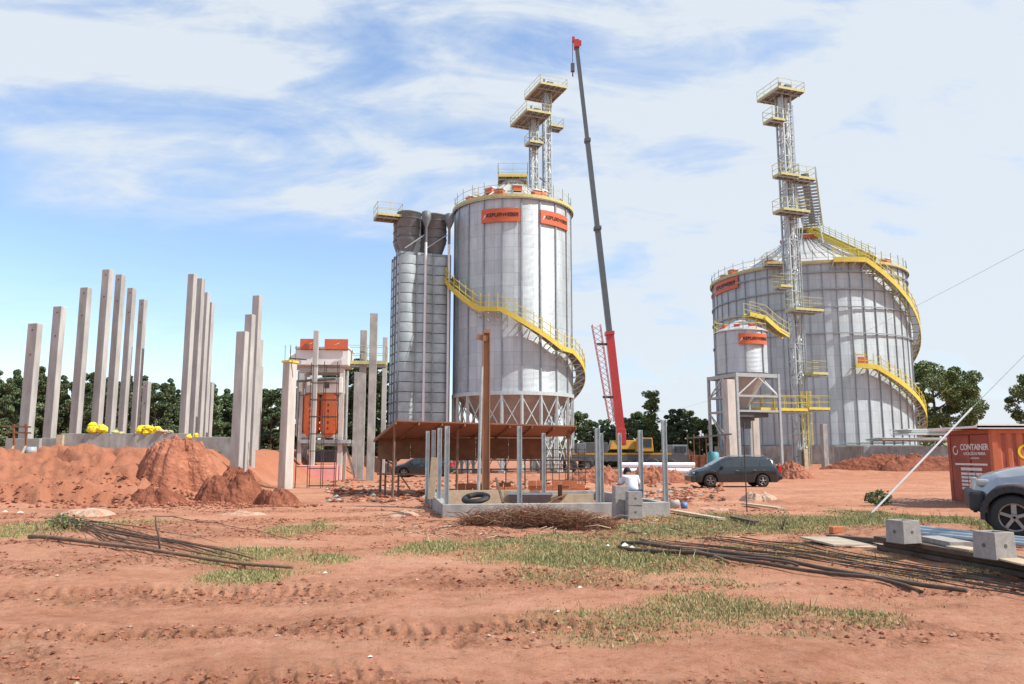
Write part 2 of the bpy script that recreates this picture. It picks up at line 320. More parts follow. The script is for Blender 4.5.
def ground_z(x, y):
    r = np.hypot(x, y); near = 1-sst(45, 90, r)
    h = base_h(x, y)+fbm(x*.35, y*.35, 3, 20)*.16*near*(1 if True else 0)
    soft = near
    h = h+fbm(x*1.3, y*1.6, 4, 60)*.10*soft*(1-sst(20, 40, r)*.5)
    rough = churn(x, y)
    n = vn(x*9, y*11, 80); h = h-(1-sst(.10, .36, n))*.05*rough*(1-sst(18, 28, r)); n5 = vn(x*21+7, y*25, 85); h = h+(n5-.5)*.022*rough*(1-sst(8, 14, r))
    h = h+(np.abs(fbm(x*7, y*9, 4, 90))*.11+np.abs(fbm(x*2.2, y*3.2, 3, 92))*.10)*rough*(1-sst(20, 30, r))
    for (y0, sl, w) in TRACKS:
        c = y0+sl*x+fbm(x*.25, x*0+y0, 3, 95)*.9; d = (y-c)/w; inn = np.exp(-(d**2)*2.2)
        lug = np.sin((x+np.abs(d)*.10+fbm(x*3, y*3, 2, 96)*.08)*2*math.pi/.15)*sst(.05, .3, np.abs(d))
        amt = sst(.35, .7, vn(x*.6, x*0+y0*3, 97))*np.clip(.3+vn(x*4, y*4, 99), 0, 1)
        h = h-inn*.075*amt+inn*amt*.06*sst(-.1, .5, lug)+np.exp(-((np.abs(d)-1.25)**2)*14)*.03*amt*(.5+vn(x*5, y*5, 98))
    mid = sst(22, 28, y)*(1-sst(60, 80, r)); h = h+mid*(np.abs(fbm(x*1.1, y*.7, 4, 130))*.55-.06)*sst(-.1, .15, fbm(x*.12, y*.1, 3, 133))
    # eroded gullies on the embankment
    t = (1-sst(-14, -10, x))*sst(23.5, 26, y)*(1-sst(33, 38, y))
    h = h+t*(np.abs(fbm(x*2.4, y*2.0, 4, 140))*.5+fbm(x*.9, y*1.4, 5, 110)*.9-(1-sst(.0, .10, np.abs(fbm(x*.5, y*1.1, 4, 115))))*.32)
    return h
def build_ground():
    rs = [.0]; r = 1.2
    while r < 70: rs.append(r); r += max(.022, r*.0085)
    while r < 5000: rs.append(r); r *= 1.12
    rs.append(5000); rs = np.array(rs)
    an = list(np.linspace(-52, 52, 680)); an = np.radians(np.array(an+list(np.linspace(56, 304, 63))))
    A, Rr = np.meshgrid(an, rs); X = Rr*np.sin(A); Y = Rr*np.cos(A)
    Z = ground_z(X, Y); Z[0, :] = Z[1, :].mean()*0
    nr, na = X.shape
    co = np.stack([X, Y, Z], -1).reshape(-1, 3)
    i = np.arange(nr-1)[:, None]; j = np.arange(na)[None, :]; j2 = (j+1) % na
    q = np.stack([i*na+j, (i+1)*na+j, (i+1)*na+j2, i*na+j2], -1).reshape(-1, 4)[:, ::-1]
    me = bpy.data.meshes.new('ground'); me.vertices.add(len(co)); me.vertices.foreach_set('co', co.ravel())
    me.loops.add(q.size); me.loops.foreach_set('vertex_index', q.ravel().astype(np.int32)); me.polygons.add(len(q))
    me.polygons.foreach_set('loop_start', np.arange(0, q.size, 4, dtype=np.int32)); me.polygons.foreach_set('use_smooth', np.ones(len(q), bool)); me.update(calc_edges=True)
    gm = grass_mask(X, Y)*(1-sst(60, 90, Rr)); at = me.attributes.new('turf', 'FLOAT', 'POINT'); at.data.foreach_set('value', gm.ravel().astype(np.float32))
    ch = churn(X, Y)*(1-sst(24, 34, Rr)); at = me.attributes.new('churn', 'FLOAT', 'POINT'); at.data.foreach_set('value', ch.ravel().astype(np.float32))
    rd = np.clip((1-sst(-14, -9.5, X))*sst(23, 26, Y)+sst(40, 50, Y)*.5, 0, 1); at = me.attributes.new('red', 'FLOAT', 'POINT'); at.data.foreach_set('value', rd.ravel().astype(np.float32))
    m = bpy.data.materials.new('red_soil'); m.use_nodes = True; nt = m.node_tree; b = nt.nodes['Principled BSDF']; N = nt.nodes.new; L = nt.links.new
    tc = N('ShaderNodeTexCoord')
    def nz(scale, det, rough=.6, sc=(1, 1, 1)):
        mp = N('ShaderNodeMapping'); mp.inputs['Scale'].default_value = sc; L(tc.outputs['Object'], mp.inputs[0]); n = N('ShaderNodeTexNoise'); L(mp.outputs[0], n.inputs['Vector'])
        n.inputs['Scale'].default_value = scale; n.inputs['Detail'].default_value = det; n.inputs['Roughness'].default_value = rough; return n.outputs[0]
    def rmp(src, st):
        r = N('ShaderNodeValToRGB'); L(src, r.inputs[0]); e = r.color_ramp.elements
        e[0].position, e[0].color = st[0][0], (*st[0][1], 1); e[1].position, e[1].color = st[-1][0], (*st[-1][1], 1)
        for p, c in st[1:-1]: k = e.new(p); k.color = (*c, 1)
        return r.outputs[0]
    def mix(f, a, c):
        n = N('ShaderNodeMix'); n.data_type = 'RGBA'
        for s_, v in ((0, f), (6, a), (7, c)):
            if isinstance(v, float): n.inputs[s_].default_value = v
            elif isinstance(v, tuple): n.inputs[s_].default_value = (*v, 1)
            else: L(v, n.inputs[s_])
        return n.outputs[2]
    def mth(op, a, c):
        n = N('ShaderNodeMath'); n.operation = op; n.use_clamp = True
        for i_, v in enumerate((a, c)):
            if isinstance(v, (int, float)): n.inputs[i_].default_value = v
            else: L(v, n.inputs[i_])
        return n.outputs[0]
    big = rmp(nz(.35, 8, .65, (1, 1.6, 1)), [(.30, (.26, .115, .065)), (.43, (.41, .188, .11)), (.54, (.51, .25, .155)), (.72, (.58, .34, .235))])
    fine = rmp(nz(4.5, 8, .7), [(.3, (.20, .075, .04)), (.47, (.44, .20, .125)), (.7, (.59, .33, .23))])
    c = mix(.42, big, fine)
    spots = rmp(nz(14, 4, .7), [(.34, (1, 1, 1)), (.40, (0, 0, 0))]); c = mix(mth('MULTIPLY', spots, .6), c, (.17, .07, .042))
    ca = N('ShaderNodeAttribute'); ca.attribute_name = 'churn'; spk = rmp(nz(11, 6, .75), [(.40, (0, 0, 0)), (.58, (1, 1, 1))]); c = mix(mth('MULTIPLY', mth('MULTIPLY', ca.outputs['Fac'], .85), spk), c, (.20, .085, .045))
    dr = rmp(nz(.9, 6, .7, (1, 2.2, 1)), [(.52, (0, 0, 0)), (.66, (1, 1, 1))]); c = mix(mth('MULTIPLY', dr, .25), c, (.40, .26, .15))
    ra = N('ShaderNodeAttribute'); ra.attribute_name = 'red'; c = mix(mth('MULTIPLY', ra.outputs['Fac'], .72), c, (.36, .135, .075))
    ga = N('ShaderNodeAttribute'); ga.attribute_name = 'turf'; c = mix(mth('MULTIPLY', ga.outputs['Fac'], .75), c, rmp(nz(7, 5), [(.35, (.20, .145, .06)), (.65, (.34, .27, .10))]))
    L(c, b.inputs['Base Color']); b.inputs['Roughness'].default_value = 1; b.inputs['Specular IOR Level'].default_value = .1
    bp = N('ShaderNodeBump'); bp.inputs['Distance'].default_value = .03; bp.inputs['Strength'].default_value = .9; L(nz(26, 8, .75), bp.inputs['Height'])
    bp2 = N('ShaderNodeBump'); bp2.inputs['Distance'].default_value = .12; bp2.inputs['Strength'].default_value = .7; L(nz(3.3, 8, .7), bp2.inputs['Height']); L(bp.outputs[0], bp2.inputs['Normal']); L(bp2.outputs[0], b.inputs['Normal'])
    me.materials.append(m); o = bpy.data.objects.new('ground', me); COL.objects.link(o); struct(o)
build_ground()
def gh(x, y): return float(ground_z(np.array([x*1.0]), np.array([y*1.0]))[0])
def gp(px, py, dz=0.0):    # ground point under a photo pixel, following the terrain
    p = G(px, py)
    for _ in range(6): p = G(px, py, gh(p.x, p.y)+dz) if gh(p.x, p.y)+dz < 1.3 else p
    return p
# ------------------------------------------------------------------ generic builders
def signboard(parent, w, h, R, phi, z, txt, fs, mat=None, cx=0, cy=0, bolt=True):
    """curved board on a round wall; phi measured from -Y, positive towards +X"""
    mb = MB(); n = 16; vs = []
    def at(s, zz, r): a = phi+s/R; return (cx+r*math.sin(a), cy-r*math.cos(a), zz)
    for k in range(n+1):
        s = -w/2+w*k/n
        for r in (R+.10, R+.18):
            vs += [at(s, z-h/2, r), at(s, z+h/2, r)]
    fs_ = []
    for k in range(n):
        a = 4*k; b = a+4; fs_ += [(a+2, b+2, b+3, a+3), (b, a, a+1, b+1), (a+1, a+3, b+3, b+1), (a, b, b+2, a+2)]
    fs_ += [(0, 2, 3, 1), (4*n+2, 4*n, 4*n+1, 4*n+3)]
    mb.add(vs, fs_, mat or M_orange); o = mb.build('sign_board', parent)
    v, f = text_geo(txt, fs, .25, .012, fs*.022); t = MB(); t.add([at(x+w*.04, z+y, R+.195+zz) for x, y, zz in v], f, M_letter)
    if bolt:
        q = w*.43; hh = h*.3; t.add([at(-q-.1, z-hh, R+.2), at(-q+.24, z+hh*.2, R+.2), at(-q+.05, z+hh*.1, R+.2), at(-q+.28, z+hh, R+.2), at(-q-.02, z-hh*.1, R+.2)], [(0, 1, 2), (2, 3, 4)], M_letterW)
    t.build('sign_lettering', o); return o
def platform(parent, cx, cy, z, w, d, rail=True, mat=None, rh=1.1):
    mat = mat or M_yelp; mb = MB()
    mb.box((cx, cy, z), (w, d, .05), M_grate)
    for k in range(int(w/.6)+1): mb.beam((cx-w/2+.05+k*(w-.1)/int(w/.6), cy-d/2, z-.1), (cx-w/2+.05+k*(w-.1)/int(w/.6), cy+d/2, z-.1), .07, .14, M_gal)
    for q in (-.3, .3): mb.beam((cx-w/2, cy+q*d, z-.2), (cx+w/2, cy+q*d, z-.2), .09, .14, M_gal)
    o = mb.build('platform', parent); t = MB()
    for (a, b) in (((-1, -1), (1, -1)), ((1, -1), (1, 1)), ((1, 1), (-1, 1)), ((-1, 1), (-1, -1))):
        t.beam((cx+a[0]*w/2, cy+a[1]*d/2, z), (cx+b[0]*w/2, cy+b[1]*d/2, z), .05, .22, mat)
    t.build('toe_board', o)
    if rail:
        r = MB(); r.rail([(cx-w/2, cy-d/2, z), (cx+w/2, cy-d/2, z), (cx+w/2, cy+d/2, z), (cx-w/2, cy+d/2, z), (cx-w/2, cy-d/2, z)], mat if rh < 1.15 else M_yelp, rh, 1.2, .016); r.build('handrail', o)
    return o
def ladder(parent, x, y, z0, z1, mat, cage=True, ang=0, name='caged_ladder', w=.5):
    mb = MB(); c, s = math.cos(ang), math.sin(ang)
    def L(a, b, z): return (x+a*c-b*s, y+a*s+b*c, z)
    for q in (-w/2, w/2): mb.beam(L(q, 0, z0), L(q, 0, z1), .05, .05, mat)
    k = z0+.3
    while k < z1: mb.beam(L(-w/2, 0, k), L(w/2, 0, k), .03, .03, mat); k += .6
    if cage:
        k = z0+2.2
        while k < z1:
            pts = [L(.38*math.cos(t), -.35-.38*math.sin(t), k) for t in [math.pi*j/6 for j in range(7)]]
            for a, b in zip(pts[:-1], pts[1:]): mb.beam(a, b, .04, .03, mat)
            k += .9
        for t in (0, math.pi/3, 2*math.pi/3, math.pi): mb.beam(L(.38*math.cos(t), -.35-.38*math.sin(t), z0+2.2), L(.38*math.cos(t), -.35-.38*math.sin(t), z1), .03, .03, mat)
    return mb.build(name, parent)
def spiral(parent, R0, R1, pts, mat, cx=0, cy=0, a_cam=0.0, sh=.42, underside=True, step=2.2):
    """stair wound round a tank. pts = (phi deg from the camera side, z)"""
    fine = []
    for (a, za), (b, zb) in zip(pts[:-1], pts[1:]):
        k = max(1, int(abs(b-a)/step))
        for i in range(k): fine.append((a+(b-a)*i/k, za+(zb-za)*i/k))
    fine.append(pts[-1])
    def at(r, ph, z): a = R_(ph)+a_cam; return Vector((cx+r*math.sin(a), cy-r*math.cos(a), z))
    o = MB(); i_ = MB()
    for (a, za), (b, zb) in zip(fine[:-1], fine[1:]):
        o.beam(at(R1, a, za), at(R1, b, zb), .05, sh, mat); i_.beam(at(R0, a, za), at(R0, b, zb), .05, sh*.6, mat)
    st = o.build('stair', parent); i_.build('stringer', st); t = MB()
    n = 0
    for (a, za), (b, zb) in zip(fine[:-1], fine[1:]):
        for q in (.25, .75):
            ph = a+(b-a)*q; z = za+(zb-za)*q; p, r = at(R0, ph, z-.05), at(R1, ph, z-.05); t.beam(p, r, .26, .04, M_grate)
    t.build('tread', st)['kind'] = 'stuff'; h = MB(); up = Vector((0, 0, 1))
    for i, ((a, za), (b, zb)) in enumerate(zip(fine[:-1], fine[1:])):
        for q in (.55, 1.1): h.beam(at(R1, a, za)+up*q, at(R1, b, zb)+up*q, .05, .05, mat)
        if i % 3 == 0: h.beam(at(R1, a, za), at(R1, a, za)+up*1.35, .06, .06, mat)
    h.build('handrail', st); br = MB()
    for i in range(0, len(fine), 4):
        a, z = fine[i]; br.beam(at(R0-.35, a, z-.9), at(R1, a, z-.2), .07, .07, M_galL); br.beam(at(R0-.35, a, z-.15), at(R1, a, z-.15), .07, .07, M_galL)
    br.build('bracket', st)['kind'] = 'stuff'; return st
def wall_cyl(R, z0, z1, mat, n=160, rows=6):
    vs, fs, uv = [], [], []
    for j in range(rows+1):
        for k in range(n+1): t = 2*math.pi*k/n; vs.append((R*math.cos(t), R*math.sin(t), z0+(z1-z0)*j/rows))
    for j in range(rows):
        for k in range(n):
            a = j*(n+1)+k; fs.append((a, a+1, a+n+2, a+n+1))
            for (kk, jj) in ((k, j), (k+1, j), (k+1, j+1), (k, j+1)): uv.append((2*math.pi*R*kk/n, (z1-z0)*jj/rows))
    me = bpy.data.meshes.new('wall'); me.from_pydata(vs, [], fs); u = me.uv_layers.new(name='UVMap')
    u.data.foreach_set('uv', np.array(uv).ravel()); me.polygons.foreach_set('use_smooth', [True]*len(fs)); me.materials.append(mat); me.update(); return me
def link_mesh(name, me, parent=None, loc=(0, 0, 0)):
    o = bpy.data.objects.new(name, me); COL.objects.link(o); o.parent = parent; o.location = loc; return o
def silo(name, label, cat, loc, rz, R, z0, z1, za, mat, nst, mast, off=0.0, sw=.10, sd=.12):
    t = thing(name, label, cat, loc, rz); link_mesh('wall', wall_cyl(R, z0, z1, mat), t)
    b = MB(); b.box((0, 0, (z0+z1)/2), (sd, sw, z1-z0), mast); src = None
    for k in range(nst):
        a = off+2*math.pi*k/nst; p = (R*math.sin(a)*(1+sd/2/R), -R*math.cos(a)*(1+sd/2/R), 0)
        if src is None: src = b.build('stiffener', t, p, a-math.pi/2)
        else: inst(src, 'stiffener', t, p, a-math.pi/2)
    rf = MB(); rf.lathe([(R+.22, z1-.08), (R+.22, z1+.04), (R*.55, z1+(za-z1)*.46), (1.0, za-.12), (1.0, za+.15), (0.02, za+.3)], M_roof, 96, smooth=False)
    o = rf.build('roof', t); r2 = MB()
    nr = int(nst*1.2)
    for k in range(nr): a = 2*math.pi*k/nr; r2.beam((R*1.0*math.sin(a), -R*math.cos(a), z1+.05), (1.0*math.sin(a), -1.0*math.cos(a), za-.08), .07, .09, M_roof)
    r2.build('roof_rib', o)['kind'] = 'stuff'
    return t, o
# ------------------------------------------------------------------ hopper silo (centre)
def hopper_silo():
    R, z0, z1, za = 5.3, 6.65, 23.3, 26.3
    t, rf = silo('grain_silo', 'tall galvanised grain silo on steel legs with yellow spiral stair and two orange banners', 'silo', (.08, 70, .05), 0, R, z0, z1, za, M_silo, 20, M_stiff, R_(8), .13, .10)
    h = MB(); h.lathe([(R-.05, z0), (.5, 1.9), (.5, 1.4), (.02, 1.4)], M_hop, 64); h.build('hopper', t)
    rb = MB(); rb.lathe([(R-.1, z0-.25), (R+.16, z0-.25), (R+.16, z0+.06), (R-.1, z0+.06)], M_galL, 96, smooth=False); rb.build('ring_beam', t)
    lg = MB(); lg.box((0, 0, (z0-.25)/2), (.12, .26, z0-.25), M_galL); lg.box((.10, 0, (z0-.25)/2), (.10, .09, z0-.25), M_galL); lg.box((0, 0, .1), (.5, .5, .2), M_concD); src = None
    for k in range(20):
        a = R_(8)+2*math.pi*k/20; p = (R*math.sin(a), -R*math.cos(a), 0)
        if src is None: src = lg.build('leg', t, p, a-math.pi/2)
        else: inst(src, 'leg', t, p, a-math.pi/2)
    br = MB()
    for k in range(20):
        a, b = [R_(8)+2*math.pi*q/20 for q in (k, k+1)]
        A = lambda an, z: (R*math.sin(an), -R*math.cos(an), z)
        for (u, v) in ((.3, 3.3), (3.4, 6.3)): br.beam(A(a, u), A(b, v), .07, .07, M_galL); br.beam(A(a, v), A(b, u), .07, .07, M_galL)
        br.beam(A(a, 3.35), A(b, 3.35), .08, .08, M_galL)
    br.build('bracing', t)
    signboard(t, 3.35, 1.2, R, R_(-11.5), 21.75, 'KEPLERWEBER', .43)
    signboard(t, 3.35, 1.2, R, R_(44), 21.75, 'KEPLERWEBER', .43)
    spiral(t, 5.65, 6.45, [(-86, 17.0), (-72, 17.0), (-27, 13.5), (-9, 13.4), (40, 10.3), (52, 10.2), (128, 6.3)], M_yel)
    # landing box at the top of the stair
    rl = MB(); pts = [(5.35*math.sin(a), -5.35*math.cos(a), z1+.02) for a in [2*math.pi*k/26 for k in range(27)]]
    rl.rail(pts, M_yelp, 1.15, 3, .015, 1.5); rl.build('roof_handrail', t)
    tb = MB(); tb.lathe([(R+.28, z1+.0), (R+.28, z1+.28), (R+.2, z1+.28), (R+.2, z1)], M_yelp, 80, smooth=False); tb.build('roof_toe_board', t)
    v = MB(); v.box((0, 0, .2), (.8, .7, .45), M_orangev); v.box((0, 0, .47), (1.0, .85, .08), M_white); src = None
    for k in range(16):
        a = 2*math.pi*(k+.3)/16; r = 4.3 if k % 2 else 3.2; p = (r*math.sin(a), -r*math.cos(a), z1+(R-r)*.60)
        if src is None: src = v.build('roof_vent', rf, p, a)
        else: inst(src, 'roof_vent', rf, p, a)
    platform(t, 0, -.3, za+.35, 2.7, 2.4, True, M_yel, 1.16)
    ladder(t, -3.2, -4.25, 23.2, 24.6, M_yelp, False, R_(-37), 'roof_ladder')
hopper_silo()
# ------------------------------------------------------------------ broad silo (right)
def broad_silo():
    R, z0, z1, za = 10.4, 2.2, 21.0, 26.7; ac = math.atan2(-33.9, 88.7)   # phi=0 looks at the camera
    t, rf = silo('grain_silo', 'broad galvanised grain silo with cone roof and yellow stairs on its right side', 'silo', (33.9, 88.7, .3), ac*0, R, z0, z1-.3, za-.3, M_silo2, 48, M_stiff, R_(3), .085, .10)
    z1 -= .3; za -= .3
    for z in (19.75, 17.95, 16.1, 13.4):
        w = MB(); w.lathe([(R+.10, z-.06), (R+.2, z-.06), (R+.2, z+.06), (R+.10, z+.06)], M_stiff, 96, smooth=False); w.build('wind_ring', t)
    p = MB(); p.lathe([(R+.45, -1), (R+.45, z0-.05), (R-.3, z0-.02)], M_concD, 96, smooth=False); p.build('concrete_base', t)
    ph = lambda d: R_(d)+ac
    signboard(t, 5.2, 1.3, R, ph(-55), 19.9, 'KEPLERWEBER', .62)
    spiral(t, 10.7, 11.4, [(14, z1+.1), (31, z1+.1), (92, 13.2), (125, 10.0)], M_yel, a_cam=ac, sh=.5, step=1.4)
    spiral(t, 10.7, 11.4, [(22, 10.0), (33, 9.9), (92, 4.2), (112, 2.0)], M_yel, a_cam=ac, sh=.5, step=1.4)
    ob = MB(); a = ph(27); ob.box((10.95*math.sin(a), -10.95*math.cos(a), 10.5), (1.0, .1, .8), M_orangev, rz=a); ob.build('orange_panel', t)
    # stair down the roof cone
    a = ph(37); e = Vector((math.sin(a), -math.cos(a), 0)); s = Vector((math.cos(a), math.sin(a), 0)); A = e*1.2+Vector((0, 0, za+.45)); B = e*10.9+Vector((0, 0, z1+.35)); m = MB()
    for q in (-.4, .4): m.beam(A+s*q, B+s*q, .06, .5, M_yel)
    st = m.build('roof_stair', t); m = MB()
    for k in range(30): c = A.lerp(B, (k+.5)/30); m.beam(c-s*.4, c+s*.4, .22, .04, M_grate)
    m.build('tread', st)['kind'] = 'stuff'; m = MB()
    for q in (-.4, .4): m.rail([A+s*q, B+s*q], M_yelp, 1.1, 1.1, .025, 1.35)
    m.build('handrail', st)
    rl = MB(); rl.rail([(10.5*math.sin(q), -10.5*math.cos(q), z1) for q in [2*math.pi*k/44 for k in range(45)]], M_yelp, 1.1, 3, .017, 1.4); rl.build('roof_handrail', t)
    tb = MB(); tb.lathe([(R+.32, z1), (R+.32, z1+.25), (R+.24, z1+.25), (R+.24, z1)], M_yelp, 96, smooth=False); tb.build('roof_toe_board', t)
    v = MB(); v.box((0, 0, .2), (.9, .8, .45), M_orangev); v.box((0, 0, .47), (1.1, .95, .08), M_white); src = None
    for k in range(22):
        q = 2*math.pi*(k+.4)/22; r = 9.3; p = (r*math.sin(q), -r*math.cos(q), z1+(R-r)*.58)
        if k % 3 == 0: r = 2.1; p = (r*math.sin(q), -r*math.cos(q), z1+(R-r)*.58)
        if src is None: src = v.build('roof_vent', rf, p, q)
        else: inst(src, 'roof_vent', rf, p, q)
    platform(t, 0, 0, za+.5, 3.0, 3.0, True, M_yel, 1.3)
    # landing on the roof edge beside the elevator tower
    a = ph(-12); platform(t, 10.9*math.sin(a), -10.9*math.cos(a), z1+.1, 3.4, 1.6, True, M_yelp, 1.1)
broad_silo()
# ------------------------------------------------------------------ small silo on its frame
TH = R_(19)
def small_silo():
    t = thing('small_silo', 'small galvanised hopper silo with orange banner standing on a square steel frame', 'silo', (18.3, 62, 0.1), TH)
    R, z0, z1 = 1.95, 7.75, 11.1
    link_mesh('wall', wall_cyl(R, z0, z1, M_silo, 64, 3), t)
    s = MB()
    for k in range(8): a = 2*math.pi*(k+.4)/8; s.box((R*1.02*math.sin(a), -R*1.02*math.cos(a), (z0+z1)/2), (.08, .08, z1-z0), M_stiff, rz=a)
    s.build('stiffener', t)
    r = MB(); r.lathe([(R+.12, z1-.05), (R+.12, z1+.03), (.4, z1+.95), (.02, z1+1.05)], M_roof, 48, smooth=False); rf = r.build('roof', t)
    v = MB(); v.box((0, 0, .1), (.45, .35, .2), M_orangev); src = None
    for k in range(8):
        a = 2*math.pi*k/8; p = (1.45*math.sin(a), -1.45*math.cos(a), z1+.28)
        if src is None: src = v.build('roof_vent', rf, p, a)
        else: inst(src, 'roof_vent', rf, p, a)
    h = MB(); h.lathe([(R-.03, z0), (.35, z0-2.6), (.35, z0-3.0), (.02, z0-3.0)], M_hop, 40); h.build('hopper', t)
    f = MB(); q = 1.9
    for z, hh in ((7.5, .38), (5.9, .22), (4.75, .2)):
        for (a, b) in (((-1, -1), (1, -1)), ((1, -1), (1, 1)), ((1, 1), (-1, 1)), ((-1, 1), (-1, -1))): f.beam((a[0]*q, a[1]*q, z), (b[0]*q, b[1]*q, z), .14, hh*.75, M_gal)
    for (a, b) in (((-1, -1), (1, -1)), ((1, -1), (1, 1)), ((1, 1), (-1, 1)), ((-1, 1), (-1, -1))):
        f.beam((a[0]*q, a[1]*q, 5.9), ((a[0]+b[0])/2*q, (a[1]+b[1])/2*q, 7.4), .09, .09, M_galL); f.beam((b[0]*q, b[1]*q, 5.9), ((a[0]+b[0])/2*q, (a[1]+b[1])/2*q, 7.4), .09, .09, M_galL)
    f.beam((-q, -q, 0.2), (-q, q, 4.7), .07, .07, M_galL); f.beam((q, q, 0.2), (-q, q, 4.7), .07, .07, M_galL)
    f.build('steel_frame', t); l = MB(); l.box((0, 0, 3.85), (.19, .19, 7.6), M_gal); l.box((0, 0, .05), (.5, .5, .1), M_concD); src = None
    for (a, b) in ((-1, -1), (1, -1), (1, 1), (-1, 1)):
        if src is None: src = l.build('leg', t, (a*q, b*q, 0))
        else: inst(src, 'leg', t, (a*q, b*q, 0))
    k = MB(); k.box((0, -.2, 4.5), (2.6, 2.2, .35), M_dark); k.box((-.6, -.4, 3.9), (1.1, 1.0, .9), M_dark); k.tube((.6, 0, 4.1), (.6, 0, 4.9), .3, M_greyst); k.build('discharge_gate', t)
    signboard(t, 2.35, .85, R, -R_(6), 10.35, 'KEPLERWEBER', .31)
    rl = MB(); rl.rail([(2.05*math.sin(a), -2.05*math.cos(a), z1) for a in [2*math.pi*k/12 for k in range(13)]], M_yelp, 1.0, 3, .02, 1.1); rl.build('roof_handrail', t)
    # arched catwalk from the roof towards the elevator tower
    w = MB(); pts = [(-.2, -1.2, z1+1.25), (1.2, -1.3, z1+1.0), (2.6, -1.0, z1+.2), (4.2, -.2, z1-.1)]
    for a, b in zip(pts[:-1], pts[1:]):
        w.beam(a, b, .8, .06, M_grate)
        for e in (-.4, .4): w.beam((a[0], a[1]+e, a[2]), (b[0], b[1]+e, b[2]), .05, .35, M_yel)
    for e in (-.4, .4): w.rail([(p[0], p[1]+e, p[2]) for p in pts], M_yelp, 1.0, 1.0, .018)
    w.build('catwalk', t)
    platform(t, 2.6, -1.0, 4.95, 4.4, 1.2, True, M_yel)
small_silo()
# ------------------------------------------------------------------ elevator towers
def tower(label, loc, rz, w, H, plats, duct=2, ladders=True, mat=None, base_yellow=0):
    mat = mat or M_galL; t = thing('elevator_tower', label, 'elevator tower', loc, rz); f = MB(); h = w/2
    for a in (-h, h):
        for b in (-h, h): f.beam((a, b, 0), (a, b, H), .14, .14, M_gal)
    z = 0; i = 0
    while z < H-1.2:
        for (a, b) in (((-1, -1), (1, -1)), ((1, -1), (1, 1)), ((1, 1), (-1, 1)), ((-1, 1), (-1, -1))):
            f.beam((a[0]*h, a[1]*h, z), (b[0]*h, b[1]*h, z), .07, .07, mat)
            p, q = (a, b) if i % 2 else (b, a); f.beam((p[0]*h, p[1]*h, z), (q[0]*h, q[1]*h, z+1.6), .05, .05, mat)
        z += 1.6; i += 1
    f.build('lattice_frame', t)
    for k in range(duct):
        d = MB(); x = (-.25+.5*k)*w if duct > 1 else 0; d.box((x, .05, H/2), (.34, .4, H), M_galL)
        for j in range(int(H/2.4)): d.box((x, .05, 1.2+j*2.4), (.36, .42, .06), M_greyst)
        d.box((x, .05, H+.35), (.55, .7, .9), M_greyst); d.build('elevator_leg', t)
    if ladders: ladder(t, h-.1, -h-.12, 0, H-1, M_gal, False, 0, 'ladder')
    for p in plats: platform(t, *p)
    mo = MB(); mo.box((w*.3, -w*.4, H+.75), (.7, .5, .5), M_dark); mo.tube((-w*.5, .2, H+.6), (w*.2, .2, H+.6), .28, M_greyst, 10); mo.tube((-.2, 0, H+.2), (-.2, 0, H+1.4), .22, M_gal, 10); mo.build('drive_motor', t)
    return t
ta, tb_ = P(533, 300, 76), P(547, 300, 79)
XA = (534-512)/784*(75.2+4.9); XB = (547-512)/784*(78.2+5.3)
za1, zb1 = zat(117, 76), zat(90, 79)
tA = tower('shorter left one of the two elevator towers rising behind the central silo', (XA, 76.5, 0), R_(22), .68, za1, [(-.25, .3, za1, 2.7, 4.4, True, M_yelp, .9), (-.3, -.7, zat(145, 76), 1.5, 1.3, True, M_yelp, .9)], 1, False)
tB = tower('taller right one of the two elevator towers rising behind the central silo', (XB, 79.5, 0), R_(22), .68, zb1, [(.0, .3, zb1, 3.1, 4.2, True, M_yelp, .9), (.9, .0, zat(125, 79), 1.5, 1.4, True, M_yelp, .9)], 1, False)
zc = lambda py: zat(py, 70)
tC = tower('tall lattice elevator tower with many yellow platforms in front of the broad silo', (25.55, 70, .2), TH, .92, zc(99),
  [(0, .3, zc(97), 2.9, 3.2, True, M_yelp, .9), (-1.35, -.3, zc(127), 1.4, 1.4, True, M_yelp), (-.9, -1.0, zc(183), 2.0, 1.2, True, M_yelp), (1.2, -.6, zc(183), 1.9, 1.4, True, M_yelp), (-.5, -1.0, zc(218), 2.9, 1.5, True, M_yelp),
   (-1.6, -.7, zc(292), 1.3, 1.1, True, M_yelp), (.2, -1.2, zc(315), 3.0, 1.4, True, M_yelp), (1.1, -1.2, zc(377), 1.6, 1.1, True, M_yelp), (.4, -1.5, zc(412), 2.2, 1.4, True, M_yel)], 2)
ladder(tC, -.55, -1.4, 0, zc(395), M_yel, True, 0, 'yellow_caged_ladder', .55)
def ties():
    m = MB(); a = Vector((XA, 76.5, 0)); b = Vector((XB, 79.5, 0))
    for py in (137, 177): z = zat(py, 77.5); m.beam((a.x, a.y, z), (b.x, b.y, z), .1, .12, M_dark)
    o = m.build('tie_beam', tA); o.matrix_parent_inverse = (Matrix.Translation(tA.location)@Matrix.Rotation(R_(22), 4, 'Z')).inverted()
ties()
